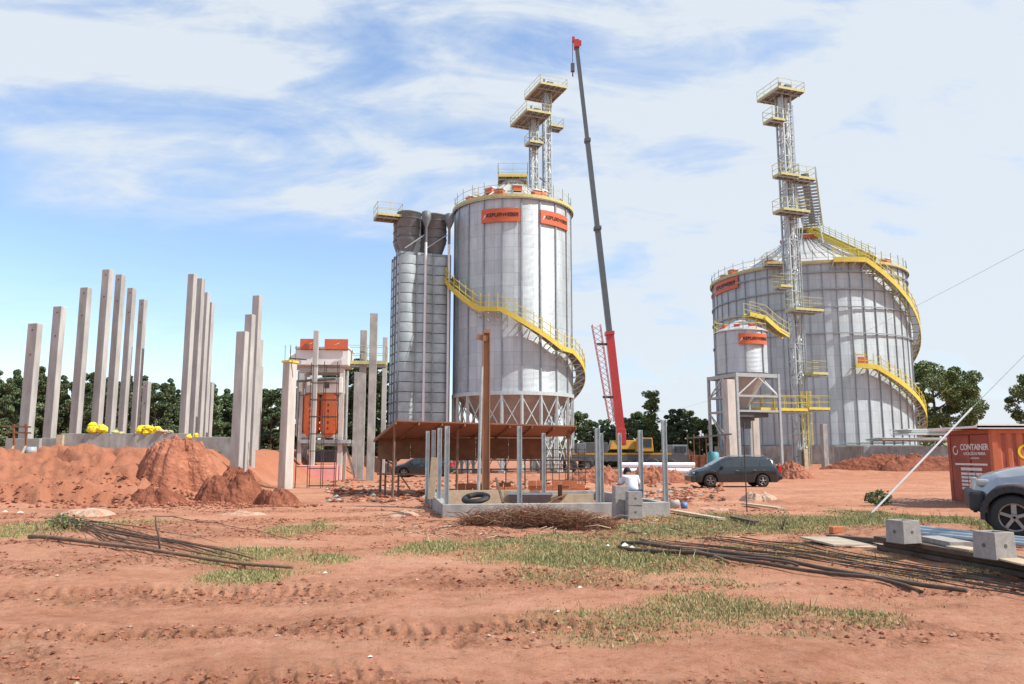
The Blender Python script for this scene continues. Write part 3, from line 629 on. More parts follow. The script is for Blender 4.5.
def gallery():
    A = Vector((28.0, 72.0, 27.4)); B = Vector((34.6, 87.4, 27.6)); d = (B-A).normalized(); s = Vector((d.y, -d.x, 0)).normalized()
    t = thing('conveyor_gallery', 'inclined looking grey conveyor gallery linking the lattice tower to the broad silo peak', 'conveyor', A); q = lambda v: v-A
    m = MB(); up = Vector((0, 0, 1))
    for e in (-1.0, 1.0): m.beam(q(A+s*e), q(B+s*e), .1, .26, M_gal); m.beam(q(A+s*e+up*1.3), q(B+s*e+up*1.3), .07, .07, M_gal)
    n = 15
    for k in range(n+1):
        c = A.lerp(B, k/n); m.beam(q(c-s*1.0), q(c+s*1.0), .1, .2, M_gal)
        for e in (-1.0, 1.0): m.beam(q(c+s*e), q(c+s*e+up*1.3), .06, .06, M_gal)
    m.build('truss', t); m = MB(); m.beam(q(A+up*.5), q(B+up*.5), .7, .55, M_greyst); m.build('conveyor_trough', t)
    m = MB(); m.beam(q(A+s*1.08+up*.12), q(B+s*1.08+up*.12), .05, .3, M_yelp); m.beam(q(A-s*1.08+up*.12), q(B-s*1.08+up*.12), .05, .3, M_yelp); m.build('toe_board', t)
    m = MB(); c = A.lerp(B, .68)
    for e in (-.7, .7): m.beam(q(c+s*e), (q(c+s*e*1.6).x, q(c+s*e*1.6).y, -3.3), .1, .1, M_galL)
    m.build('support_trestle', t)
gallery()
# ------------------------------------------------------------------ dryer block left of the silo
def dryer():
    t = thing('grain_dryer', 'tall quilted grey steel dryer block with dark cyclones on top, left of the central silo', 'grain dryer', (-9.75, 66.6, 0), R_(20))
    Wd, D, zb, zt = 4.5, 3.3, 3.4, zat(252, 67)
    vs = [(0, 0), (Wd, 0), (Wd, D), (0, D)]; me = bpy.data.meshes.new('wall'); V = [(x, y, z) for z in (zb, zt) for x, y in vs]
    Fc = [(0, 1, 5, 4), (1, 2, 6, 5), (2, 3, 7, 6), (3, 0, 4, 7), (4, 5, 6, 7), (3, 2, 1, 0)]; me.from_pydata(V, [], Fc); u = me.uv_layers.new(name='UVMap'); uv = []
    for f in Fc:
        p0, p1 = Vector(V[f[0]]), Vector(V[f[1]]); ex = (p1-p0).normalized()
        for i in f: p = Vector(V[i]); uv.append(((p-p0).dot(ex), p.z if f[0] < 4 and f[2] > 3 else p.y))
    u.data.foreach_set('uv', np.array(uv).ravel()); me.materials.append(M_dryer); link_mesh('wall', me, t)
    # pillowed panels on the front and left faces
    m = MB(); rows = int((zt-zb)/.86)
    for r in range(rows):
        z = zb+r*.86
        for c in range(3):
            x = c*Wd/3; K = 10; V = []
            for k in range(K+1): u_ = k/K; dpt = -.04-.26*math.sin(math.pi*u_)**.8; V += [(x+.04+(Wd/3-.08)*u_, dpt, z+.03), (x+.04+(Wd/3-.08)*u_, dpt-.03, z+.43), (x+.04+(Wd/3-.08)*u_, dpt, z+.83)]
            m.add(V, [(3*k+a, 3*k+3+a, 3*k+4+a, 3*k+1+a) for k in range(K) for a in (0, 1)], M_dpan, True)
        for c in range(3): y = c*D/3; m.box((-.03, y+D/6, z+.43), (.06, D/3-.16, .70), M_dpan)
    m.build('wall_panel', t)['kind'] = 'stuff'
    fr = MB()
    for x, y in vs: fr.beam((x, y, 0), (x, y, zt), .16, .16, M_greyst)
    for c in (1, 2): fr.beam((c*Wd/3, -.05, zb), (c*Wd/3, -.05, zt), .05, .06, M_gal); fr.beam((-.07, c*D/3, zb), (-.07, c*D/3, zt), .09, .1, M_greyst)
    for r in range(rows+1): z = zb+r*.86; fr.beam((-.05, 0, z), (-.05, D, z), .06, .05, M_greyst)
    for z in (0.4, 1.8): fr.beam((0, 0, z), (Wd, 0, z), .1, .1, M_greyst)
    fr.build('frame', t)
    top = zat(211, 67); src = None; cy = MB(); H = top-zt
    cy.lathe([(.62, .0), (.98, 1.05), (1.04, 1.2), (1.06, H-.15), (1.12, H-.1), (1.12, H), (.4, H+.1), (.02, H+.1)], M_greyst, 24)
    for z in (1.5, 2.3, 3.1): cy.lathe([(1.0, z-.04), (1.09, z-.04), (1.09, z+.04), (1.0, z+.04)], M_dark, 24)
    for (x, y) in ((.95, .9), (3.3, .9), (.95, 2.6), (3.3, 2.6)):
        if src is None: src = cy.build('cyclone', t, (x, y, zt))
        else: inst(src, 'cyclone', t, (x, y, zt))
    s2 = MB(); s2.lathe([(.12, -1.2), (.12, .2), (.42, .9), (.42, 1.5), (.3, 1.6), (.02, 1.6)], M_greyst, 16)
    for x in (2.15, 4.25): s2_o = s2.build('dust_cone', t, (x, -.55, top-1.7))
    p = MB()
    for x in (2.15, 4.25):
        p = MB(); p.tube((x, -.55, .2), (x, -.55, top-2.8), .115, M_pipeW, 12); p.build('white_pipe', t)
    p = MB(); p.tube((2.05, -.4, top-2.2), (.35, -.35, zt+.2), .06, M_gal); p.tube((2.05, -.4, zt+.2), (4.1, -.35, top-2), .06, M_gal); p.build('diagonal_brace', t)
    m = MB(); m.box((Wd/2, D/2, zt+.9), (Wd-1.2, D-1.2, 1.8), M_dark); m.build('dark_backing_box', t)  # dark backing box, its colour stands in for shade between the cyclones
    platform(t, -.9, 1.3, zat(216, 67), 2.2, 2.0, True, M_yelp)
    # service rungs up the left edge
    ladder(t, -.25, .2, 3.4, zt, M_greyst, False, R_(-90), 'ladder')
dryer()
# ------------------------------------------------------------------ mobile crane
def crane():
    Y = 70; b0 = P(620.5, 430, Y); b1 = P(576, 41, Y); t = thing('mobile_crane', 'red and grey telescopic mobile crane with its boom raised very high behind the silo yard', 'crane', (b0.x, Y, 0)); O = Vector((b0.x, Y, 0)); a = b0-O; b = b1-O
    lv = lambda k: a.lerp(b, k)
    segs = [(-.02, .235, .52, .62, M_red), (.235, .50, .42, .5, M_boom), (.50, .73, .36, .44, M_boom), (.73, .985, .29, .36, M_boom)]
    bm = MB()
    for k0, k1, w, h, m in segs: bm.beam(lv(k0), lv(k1), w*(1.35 if m is M_red else 1.15), h*1.2, m); bm.beam(lv(k1-.004), lv(k1+.004), w*1.55, h*1.6, m if m is M_red else M_dark)
    bo = bm.build('boom', t); hd = MB(); hd.beam(lv(.98), lv(1.0), .5, .75, M_red); hd.box(lv(1.0)+Vector((.25, 0, -.2)), (.5, .25, .45), M_red); hd.box(lv(1.0)+Vector((-.25, 0, .15)), (.25, .25, .5), M_red); hd.build('boom_head', bo)
    j = MB(); q0, q1 = lv(.02), lv(.255)
    off = Vector((-1.15, -.2, 0)); w = .38
    for ex in (-w, w):
        for ey in (-.35, .35): j.beam(q0+off*.6+Vector((ex*.6, ey, 0)), q1+off+Vector((ex, ey, .0)), .06, .06, M_red)
    for k in range(17):
        c, c2 = (q0+off*.6).lerp(q1+off, k/17), (q0+off*.6).lerp(q1+off, (k+1)/17); ww = w*(.6+.4*k/17)
        j.beam(c+Vector((-ww, -.35, 0)), c2+Vector((ww, -.35, 0)), .035, .035, M_red); j.beam(c+Vector((ww, .35, 0)), c2+Vector((-ww, .35, 0)), .035, .035, M_red)
    for k in (.25, .8): c = (q0).lerp(q1, k); j.beam(c, c+off*1.1, .2, .2, M_dark)
    j.build('folded_lattice_jib', t)
    h = MB(); tip = lv(1.0)+Vector((-.35, 0, 0)); h.tube(tip, tip+Vector((0, 0, -2.4)), .03, M_dark, 5); h.box(tip+Vector((0, 0, -2.7)), (.35, .3, .8), M_dark); h.tube(tip+Vector((0, 0, -3.1)), tip+Vector((0, 0, -3.6)), .06, M_rust, 6); h.build('hook_block', t)
    c = MB(); c.box((0, 0, 1.25), (11.5, 2.4, .55), M_dark); c.box((-.2, 0, 1.62), (10.2, 2.3, .16), M_cyel); c.build('chassis', t)
    u = MB(); u.box((-2.4, 0, 2.15), (2.2, 2.3, .9), M_dark); u.box((-3.6, 0, 2.1), (.8, 2.4, .9), M_greyst); u.box((0.2, .2, 2.4), (2.6, 1.8, .8), M_cyel, taper=.8); u.box((.0, -.2, 3.1), (.8, .9, 1.4), M_red); u.build('turntable', t, bevel=.05)
    cb = MB(); cb.box((1.9, -1.0, 2.4), (1.5, .9, 1.2), M_cyel, taper=.88); cc = cb.build('operator_cab', t, bevel=.06); g = MB(); g.box((1.9, -1.44, 2.55), (1.15, .05, .75), M_glass); g.build('cab_window', cc)
    dc = MB(); dc.box((5.0, 0, 1.75), (1.6, 2.4, 1.3), M_greyst, taper=.92); d = dc.build('driving_cab', t, bevel=.07); g = MB(); g.box((5.0, -1.2, 2.0), (1.0, .05, .5), M_glass); g.build('cab_window', d)
    wl = MB(); wl.lathe([(.25, -.2), (.5, -.22), (.62, -.15), (.62, .15), (.5, .22), (.25, .2)], M_black, 20, axis='y'); wl.lathe([(.02, -.1), (.25, -.12), (.3, -.2)], M_rim, 16, axis='y'); src = None
    for x in (-4.6, -3.1, 2.6, 4.1):
        for y in (-1.1, 1.1):
            if src is None: src = wl.build('wheel', t, (x, y, .62))
            else: inst(src, 'wheel', t, (x, y, .62))
    for x in (-5.4, 1.2):
        o = MB(); o.beam((x, -2.6, 1.0), (x, 2.6, 1.0), .3, .25, M_dark)
        for y in (-2.6, 2.6): o.tube((x, y, .05), (x, y, 1.0), .1, M_galL, 8); o.box((x, y, .05), (.6, .6, .1), M_wood)
        o.build('outrigger', t)
crane()
# ------------------------------------------------------------------ precast columns
def column(label, px, Y, pytop, w, d, rz, base=None, mat=None, group='precast concrete columns of the unfinished shed', hook=False, taper=None, name='concrete_column'):
    x = ray(px, 440)[0]*Y; zb = gz(x, Y)-.3 if base is None else base; zt = zat(pytop, Y-.2)
    m = MB(); h = zt-zb; m.box((0, 0, h/2), (w, d, h), mat or M_conc)
    o = m.build(name, None, (x, Y, zb), rz, bevel=.025); tag(o, label, 'concrete column', group); return o
CC = [(25.5, 36, 323, .54, 'leftmost concrete column, short, with a rust stain near its top'), (49, 37.6, 306, .48, 'second concrete column from the left, medium height, topped by a dark cap line'),
      (74.5, 39.2, 287, .46, 'third concrete column from the left, tall pale shaft'), (95.5, 40, 269, .44, 'fourth concrete column from the left, the tallest of the left row'),
      (109, 41.5, 274, .40, 'fifth concrete column from the left, just right of the tallest one'), (121.5, 44.8, 287.5, .38, 'sixth concrete column from the left, slightly shorter than its left neighbour'),
      (134, 48, 299, .38, 'seventh concrete column from the left, thin and shorter, next to the stub'), (143.5, 52, 381, .40, 'short concrete stub column at the right end of the left row')]
for px, Y, pt, w, lb in CC:
    o = column(lb, px, Y, pt, w, .34, R_(-13)); hh = zat(pt, Y)-o.location.z
    for dz in (.35, 1.5):
        m = MB(); m.tube((.02, -.176, hh-dz), (.02, -.16, hh-dz), .045, M_rust, 8); m.build('lifting_hole', o)
DD = [(183, 44, 273.5, .40, 'front column of the tight middle cluster, tallest and widest'), (191.5, 47, 278, .44, 'second column of the tight middle cluster, slightly lower than the front one'), (198.5, 50, 292, .36, 'third column of the tight middle cluster, partly hidden'),
      (204, 53, 302, .30, 'fourth and thinnest tall column of the tight middle cluster'), (208, 57, 382, .36, 'short stub column at the right foot of the middle cluster')]
for px, Y, pt, w, lb in DD: column(lb, px, Y, pt, w, .34, R_(-13))
EE = [(237.5, 36, 331, .46, 'nearest column of the stepped trio beside the dirt mound, short and wide'), (244.5, 38.5, 314, .40, 'second column of the stepped trio, of middle height'),
      (251, 41, 295, .40, 'rear column of the stepped trio, the tallest'), (255.5, 46, 339, .26, 'lower column half hidden behind the stepped trio'), (257.5, 52, 366, .22, 'lowest and farthest column right of the stepped trio')]
for px, Y, pt, w, lb in EE: column(lb, px, Y, pt, w, .36, R_(-12), base=-.2)
column('broad tall concrete column rising left of the dryer, the tallest of three', 371, 48, 313, .46, .4, R_(8), base=-.3, mat=M_concD, group='concrete columns between orange machine and dryer')
column('concrete column just left of the broad tall one, a little shorter', 361, 50, 330, .42, .4, R_(8), base=-.3, mat=M_concD, group='concrete columns between orange machine and dryer')
column('thin concrete column close to the dryer wall', 383, 60, 337, .36, .36, R_(8), base=-.3, group='concrete columns between orange machine and dryer')
column('dim concrete column half hidden left of the paired columns', 355, 56, 372, .36, .36, R_(8), base=-.3, mat=M_concD, group='concrete columns between orange machine and dryer')
def near_pillar():
    x = ray(287, 440)[0]*37; t = thing('concrete_pillar', 'pale square concrete pillar with starter bars and yellow rope at its top, beside the orange machine', 'concrete pillar', (x, 37, -.2), R_(-33)); h = zat(361, 37)+.2
    m = MB(); m.box((0, 0, h/2), (.5, .5, h), M_concL, taper=.94); m.build('shaft', t, bevel=.03); m = MB()
    for a in (-.17, .17):
        for b in (-.17, .17): m.tube((a, b, h), (a*1.1, b, h+.75), .012, M_rebar, 5)
    m.build('starter_bar', t)
    m = MB(); m.box((0, 0, h-.04), (.56, .56, .1), M_bag); m.beam((.2, -.2, h+.1), (.9, .2, h+.02), .05, .05, M_woodD); m.build('yellow_rope', t)
near_pillar()
def frame_pillar():
    m = MB(); h = zat(380, 58.8)-.05; m.box((0, 0, h/2), (.72, .62, h), M_concL); o = m.build('concrete_pillar', None, (ray(730.5, 440)[0]*58.6, 58.6, .05), R_(24), .03); tag(o, 'thick square concrete pillar under the near corner of the small silo frame', 'concrete pillar')
frame_pillar()
column('pale concrete post standing behind the small silo frame', 755, 66, 417, .62, .5, TH, base=0, mat=M_concL, group='concrete posts by the broad silo')
column('grey concrete post in front of the broad silo base, right of the lattice tower', 824, 66, 424, .46, .4, TH, base=.1, mat=M_concD, group='concrete posts by the broad silo')
# ------------------------------------------------------------------ orange machine in a concrete frame
def orange_machine():
    Y = 50; t = thing('grain_cleaner', 'orange and white machine tower inside a concrete frame on a pink base', 'machine', (ray(322.5, 440)[0]*Y, Y, 0), R_(4)); z = lambda py: zat(py, Y)
    m = MB(); m.box((0, -.9, .45), (2.6, 2.7, .95), M_pink); m.build('pink_base', t, bevel=.03)
    f = MB()
    for x in (-1.25, 1.25):
        for y in (-.9, .9): f.box((x, y, z(372)/2), (.28, .28, z(372)), M_concL)
    for py in (372, 436): f.beam((-1.4, -.95, z(py)), (1.4, -.95, z(py)), .2, .24, M_concL); f.beam((-1.4, .95, z(py)), (1.4, .95, z(py)), .2, .24, M_concL)
    f.build('concrete_frame', t)
    for x, w in ((-.62, 1.0), (.50, 1.12)):
        m = MB(); H0, H1 = z(437), z(394); m.lathe([(.02, H0), (w*.35, H0), (w*.5, H0+.45), (w*.5, H1-.3), (w*.36, H1), (.02, H1)], M_tank, 20, (x, -.75, 0))
        for k in range(5): m.box((x, -.75-w*.5, H0+.5+k*.36), (.1, .05, .16), M_rust)
        m.build('orange_tank', t)
    m = MB(); m.box((.2, -.4, (z(394)+z(379))/2), (2.2, 1.5, z(379)-z(394)), M_white); m.box((.35, -1.16, z(387)), (.3, .04, .35), M_dark); m.build('white_housing', t, bevel=.04)
    m = MB(); m.box((0, 0, (z(372)+z(352))/2+.15), (3.3, 2.4, z(352)-z(372)-.3), M_white); m.box((0, 0, z(352)+.1), (3.4, 2.5, .15), M_white); m.tube((-1.6, 0, z(362)), (-2.2, 0, z(362)), .55, M_white, 20); m.build('upper_housing', t, bevel=.05)
    for x, w in ((-.78, 1.15), (.88, 1.45)):
        m = MB(); m.box((x, -1.35, z(347)), (w, .06, z(342)-z(352)), M_orangev); s = m.build('orange_sign', t); m = MB(); m.add([(x-.2, -1.39, z(348)), (x+.1, -1.39, z(347)), (x-.02, -1.39, z(347)), (x+.25, -1.39, z(345))], [(0, 1, 2), (1, 3, 2)], M_letterW); m.build('sign_mark', s)
    m = MB(); m.box((-.3, -1.75, z(335)/2), (.3, .3, z(335)), M_conc); m.build('center_post', t, bevel=.02)
    m = MB(); m.beam((-1.8, -1.5, z(384)), (.9, -1.5, z(381)), .5, .1, M_dark); m.build('awning', t); m = MB(); m.box((.1, .2, .75+z(468)), (1.5, .8, .8), M_dark); m.build('lower_equipment', t); m = MB(); m.beam((1.3, 0, z(437)), (2.1, -.2, .1), .1, .1, M_gal); m.build('diagonal_strut', t)
    platform(t, 2.6, 0, z(363), 2.6, 1.0, True, M_yelp); platform(t, .3, -.2, z(437)-.3, 3.0, 2.0, False, M_gal)
    for q in (1, -1): m = MB(); m.tube((q*1.5, -.5, z(372)), (q*1.5, -.5, z(436)), .1, M_gal, 8); m.build('drain_pipe', t)
orange_machine()
def rebar_cage():
    Y = 38; x = ray(323, 440)[0]*Y; t = thing('rebar_cage', 'tall black rebar cage standing upright in front of the orange machine', 'rebar cage', (x, Y, 0), R_(6)); H = zat(361, Y)
    m = MB()
    for a in (-.62, 0, .62):
        for b in (-.35, .35): m.tube((a, b, 0), (a, b, H*(.97+.03*random.random())), .02, M_rebar, 5)
    m.build('vertical_bar', t); m = MB(); k = .1
    while k < H:
        for p, q in (((-.62, -.35), (.62, -.35)), ((.62, -.35), (.62, .35)), ((.62, .35), (-.62, .35)), ((-.62, .35), (-.62, -.35))): m.tube((p[0], p[1], k), (q[0], q[1], k), .018, M_rebar, 4)
        k += .82
    m.build('tie_bar', t); m = MB(); m.tube((-1.25, .1, 0), (-1.2, .1, 4.6), .025, M_rebar, 5); m.tube((-1.2, .1, 1.0), (-.62, .1, 1.0), .018, M_rebar, 4); m.tube((-1.2, .1, 4.4), (-.62, .1, 4.5), .018, M_rebar, 4); m.build('side_bar', t)
rebar_cage()
# ------------------------------------------------------------------ block walls at the left, yellow bags, trestle
def block_wall(label, px0, px1, Y, pytop, h=1.0, th=.2, mat=None):
    a, b = ray(px0, 440)[0]*Y, ray(px1, 440)[0]*Y; z = zat(pytop, Y); m = MB(); m.box(((a+b)/2, Y, z-h/2), (b-a, th, h), mat or M_block); o = m.build('block_wall', None, bevel=.015); tag(o, label, 'wall'); return o
block_wall('low grey block wall at the far left under the leftmost column', 7, 41, 34.6, 438.5, 1.2)
block_wall('long low concrete block wall behind the embankment under the left row of columns', 62, 190, 35.3, 433.5, 1.1, mat=M_concD)
block_wall('dark recessed block wall panel between the two grey walls', 42, 62, 35.6, 438, 1.1, mat=M_concD)
block_wall('concrete wall stretch between the middle column cluster and the stepped trio', 186, 232, 38.5, 437, 1.6, mat=M_concD)
m = MB(); c = P(61, 441, 35.2); m.box(c, (.28, .3, .55), M_woodP); tag(m.build('wood_stake', None), 'pale wooden board end closing the long block wall', 'board')
def lumpy(r, sx, sy, sz, mat, n=10, seed=0, c=(0, 0, 0)):
    m = MB(); vs = []; rr = random.Random(seed); rows = 7
    for i in range(rows+1):
        th = math.pi*i/rows
        for k in range(n): p = 2*math.pi*k/n; q = r*(1+rr.uniform(-.16, .16)); vs.append((c[0]+sx*q*math.sin(th)*math.cos(p), c[1]+sy*q*math.sin(th)*math.sin(p), c[2]+sz*q*math.cos(th)))
    m.add(vs, [(i*n+k, (i+1)*n+k, (i+1)*n+(k+1) % n, i*n+(k+1) % n) for i in range(rows) for k in range(n)], mat, True); return m
for i, (px, py, Y, sx, sz, mt, lb) in enumerate(((96, 429, 35.3, .62, .30, M_bag, 'bright yellow plastic bundle on the block wall, left of the others'), (119, 432, 35.4, .38, .12, M_yelp, 'flat dull yellow bag on the block wall'),
        (148, 429.5, 35.3, .55, .26, M_bag, 'bright yellow plastic bundle on the block wall beside the dirt mound'), (165, 432.3, 35.3, .5, .14, M_woodP, 'flat pale sack on the wall right of the yellow bundle'), (192, 436.5, 35.1, .28, .2, M_bag, 'small yellow bag behind the peak of the dirt mound'))):
    c = P(px, py, Y); mm = MB(); q_ = random.Random(i)
    for j in range(9 if sx > .4 else 4):
        a_ = lumpy(1, sx*.34, .16, sz*.55, mt, 9, i*20+j, (q_.uniform(-.7, .7)*sx, q_.uniform(-.1, .1), q_.uniform(-.5, .5)*sz)); mm.add(a_.v, a_.f, mt, False)
    o = mm.build('plastic_bag', None, c); tag(o, lb, 'bag', 'bags on the block wall')
def trestle():
    t = thing('wooden_trestle', 'rickety wooden trestle frame at the far left edge by the block wall', 'trestle', (0, 0, 0)); Y = 33.8; m = MB()
    for px in (14, 26): m.beam(P(px, 455, Y), P(px, 424, Y), .07, .07, M_rust)
    for py in (427, 433): m.beam(P(2, py-1, Y), P(31, py, Y), .05, .07, M_wood)
    m.build('frame', t); m = MB(); m.beam(P(9, 456, Y-.3), P(14, 446, Y), .07, .07, M_woodP); m.build('brace', t); m = MB(); m.beam(P(21, 456, Y-.3), P(26, 446, Y), .07, .07, M_woodP); m.build('brace', t)
    p = P(1, 440, 34.6); m = MB(); m.box((p.x-.4, p.y, p.z-.2), (.5, .12, 2.0), M_yelp); tag(m.build('plank', None), 'dull yellow upright plank at the left edge of the frame', 'plank')
    c = P(31, 451.5, 33.9); m = MB(); m.lathe([(.02, -.2), (.2, -.2), (.22, 0), (.2, .2), (.02, .2)], M_pvc, 14, c); tag(m.build('bucket', None), 'small blue grey bucket at the foot of the far left wall', 'bucket')
trestle()
# ------------------------------------------------------------------ dirt and sand piles
def pile(label, x, y, rx, ry, h, seed, mat, rz=0, sharp=1.3, name='dirt_pile', cat='dirt pile', z=None, group=None, n=72, rough=.3, amp=.6):
    nr = 64; n = 180; z0 = gz(x, y) if z is None else z; q = np.linspace(0, 1, nr+1)[:, None]; a = 2*np.pi*np.arange(n)[None, :]/n; ca, sa = np.cos(a)+q*0, np.sin(a)+q*0; px, py = q*ca*rx, q*sa*ry
    e = 1+fbm(ca*1.5+seed, sa*1.5, 4, seed)*.8; hh = h*np.maximum(0, 1-q**(sharp+.5))**1.25
    hh = hh*(1+fbm(px*2.2/max(rx, 1)+seed, py*2.2/max(ry, 1), 4, seed+3)*amp)+h*rough*fbm(px*2.3+seed*3, py*2.3, 4, seed+9)*(1-q)**.4
    hh = hh+(np.maximum(0, fbm(px*4.5+seed, py*4.5, 4, seed+30))*.75-np.abs(fbm(px*1.8+seed, py*1.3, 4, seed+40))*.6+np.abs(fbm(px*9+seed, py*9, 3, seed+50))*.28)*min(1, h)*(1-q**3)
    Z = hh-.9*q**5; vs = list(map(tuple, np.stack([px*e, py*e, Z], -1).reshape(-1, 3))); fs = [(i*n+k, (i+1)*n+k, (i+1)*n+(k+1) % n, i*n+(k+1) % n) for i in range(nr) for k in range(n)]
    m = MB(); m.add(vs, fs, mat, True); o = m.build(name, None, (x, y, z0-.03), rz); tag(o, label, cat, group); return o
def pile_px(label, px, pybase, Y, wpx, pytop, seed, mat, ry=None, **k):
    x = ray(px, 440)[0]*Y; z0 = k.pop('z', gz(x, Y)); pile(label, x, Y, wpx/784*Y/2, ry or wpx/784*Y/2.2, zat(pytop, Y)-z0, seed, mat, z=z0, **k)
pile_px('large rounded red dirt mound in front of the middle column cluster', 178, 470, 30.6, 92, 439, 3, M_dirt, ry=1.5, sharp=2.2, z=1.1, rough=.2, amp=.35)
pile_px('reddish dirt mound at the foot of the stepped column trio', 236, 500, 27.2, 84, 471, 5, M_dirtD, ry=1.5, sharp=2.0, z=.0, rough=.4)
pile_px('small red dirt heap just below the large rounded mound', 158, 500, 26, 84, 488, 15, M_dirtD, ry=.9, z=.0, rough=.5)
pile_px('small dark red dirt heap at the foot of the pale pillar', 280, 506, 25.5, 60, 489, 7, M_dirtD, ry=.8, sharp=1.8, z=0)
pile_px('low red dirt heap on the lower left embankment', 45, 500, 26.2, 130, 486, 9, M_dirtD, ry=1.0, z=.05)
pile_px('pale sandy heap near the stick bundle at left', 93, 516, 21.5, 80, 508, 11, M_sand, ry=.9, name='sand_pile', cat='sand pile', z=0, rough=.9, sharp=2.2)
pile_px('pale gravel strip below the dirt heap near the pale pillar', 244, 520, 21.5, 84, 511, 13, M_sand, ry=.7, name='gravel_pile', cat='gravel pile', z=0, rough=1.2)
pile_px('red dirt bank in the distance between stepped trio and pale pillar', 268, 470, 58, 50, 452, 17, M_dirtD, ry=3, z=0)
pile_px('red dirt heap by the foot of the lattice tower behind the dark car', 788, 486, 52, 60, 464, 19, M_dirt, ry=2.5, z=0)
pile_px('long dark red dirt bank in front of the broad silo base', 905, 476, 62, 190, 457, 21, M_dirtD, ry=3.5, sharp=2.5, z=.3)
pile_px('distant red dirt hill seen between the trees and the pipes', 682, 462, 85, 38, 447, 23, M_dirt, ry=3, z=0)
pile_px('low rubble heap of reddish soil beyond the foundation', 600, 480, 46, 90, 468, 25, M_dirt, ry=1.6, z=0, rough=.6)
pile_px('rubble strip of red soil behind the galvanised posts at right', 655, 480, 44, 90, 466, 27, M_dirt, ry=1.2, z=0, rough=.6)
pile_px('pale broken rubble heap in the grass near the dark car', 757, 502, 28, 50, 491, 29, M_sand, ry=.9, name='rubble_pile', cat='rubble', z=0, rough=.9)
pile_px('greyish rubble and twig heap around the thin steel rod', 712, 516, 23.5, 80, 507, 31, M_sand, ry=1.1, name='rubble_pile', cat='rubble', z=0, rough=.9)
pile_px('grey rubble strip at the left foot of the foundation', 405, 516, 20.5, 56, 511, 33, M_sand, ry=.6, name='rubble_pile', cat='rubble', z=0, rough=1.0)
pile_px('grey rubble by the nearest foundation corner post', 455, 530, 18.2, 70, 524, 35, M_sand, ry=.4, name='rubble_pile', cat='rubble', z=-.02, rough=1.1)
pile_px('whitish rubble heap with a plastic scrap beside the long dark poles', 622, 548, 15.6, 34, 541, 37, M_sand, ry=.35, name='rubble_pile', cat='rubble', z=0, rough=1)
# ------------------------------------------------------------------ foundation ring with galvanised posts
c0 = G(446, 519); FT = R_(9)
def foundation():
    t = thing('foundation', 'low concrete foundation ring with formwork of an unfinished building in the centre', 'foundation', (c0.x, c0.y, 0), FT); m = MB(); Lx, Ly, h = 5.7, 6.6, .36
    m.box((Lx/2, 0, h/2-.1), (Lx+.2, .2, h+.2), M_concD); m.box((0, Ly/2, h/2-.1), (.2, Ly-.2, h+.2), M_concD); m.box((Lx, Ly/2, h/2-.1), (.2, Ly-.2, h+.2), M_concD); m.box((Lx/2, Ly, h/2-.1), (Lx+.2, .2, h+.2), M_concD); m.build('curb_beam', t, bevel=.015)
    m = MB(); m.box((Lx/2, Ly/2, .02), (Lx-.2, Ly-.2, .12), M_dirt); m.build('earth_fill', t)
    m = MB(); m.box((1.5, 3.3, .3), (2.4, .12, .5), M_woodP); m.box((3.2, 2.0, .28), (2.2, .1, .4), M_woodP); m.build('formwork_board', t)
foundation()
def post(px, pytop, Y, lb, w=.10):
    x = ray(px, 450)[0]*Y; H = zat(pytop, Y); m = MB(); m.box((0, 0, H/2), (w, .03, H), M_gal); m.box((-w/2, 0, H/2), (.02, .11, H), M_gal); m.box((w/2, 0, H/2), (.02, .11, H), M_gal); m.box((0, 0, .01), (.2, .2, .02), M_gal)
    o = m.build('steel_post', None, (x, Y, 0), FT); tag(o, lb, 'steel post', 'galvanised posts of the foundation')
for a in ((427.5, 431, 26.2, 'farthest of the four galvanised posts on the left side of the foundation'), (433.5, 430, 24.2, 'third galvanised post back on the left side of the foundation'), (439.5, 428, 22.4, 'second galvanised post back on the left side of the foundation'), (447, 426, 20.0, 'galvanised post on the near left corner of the foundation'),
          (519.5, 426, 20.9, 'galvanised post in the middle of the near foundation beam'), (543.5, 433, 26.8, 'distant galvanised post near the right end of the brown shed roof'), (597.5, 428, 21.6, 'left galvanised post of the close pair right of the shed'), (601, 433, 23.6, 'right galvanised post of the close pair right of the shed'),
          (619.5, 433, 26.5, 'thin galvanised post in front of the crane boom foot'), (640.5, 430, 23.6, 'galvanised post just right of the crouching worker'), (664.5, 420, 21.9, 'galvanised post at the near right corner of the foundation, the tallest')): post(*a)
def tall_post():
    Y = 23.6; x = ray(486, 450)[0]*Y; H = zat(333, Y); m = MB()
    m.box((0, 0, H/2), (.2, .04, H), M_tallw); m.box((-.1, 0, H/2), (.03, .2, H), M_tallw); m.box((.1, 0, H/2), (.03, .2, H), M_tallw); m.box((-.12, 0, H-.15), (.35, .12, .16), M_tallw, ry=.3); m.box((.02, 0, H+.05), (.2, .15, .12), M_tallw)
    tag(m.build('steel_column', None, (x, Y, 0), R_(5)), 'tall rusty brown steel column standing in the middle of the foundation', 'steel column')
    m = MB(); x = ray(479.5, 450)[0]*Y; m.tube((-.03, 0, 0), (.06, 0, zat(367, Y)), .05, M_gal, 10); tag(m.build('steel_tube', None, (x, Y-.1, 0)), 'grey round tube leaning beside the tall rusty column', 'steel tube')
tall_post()
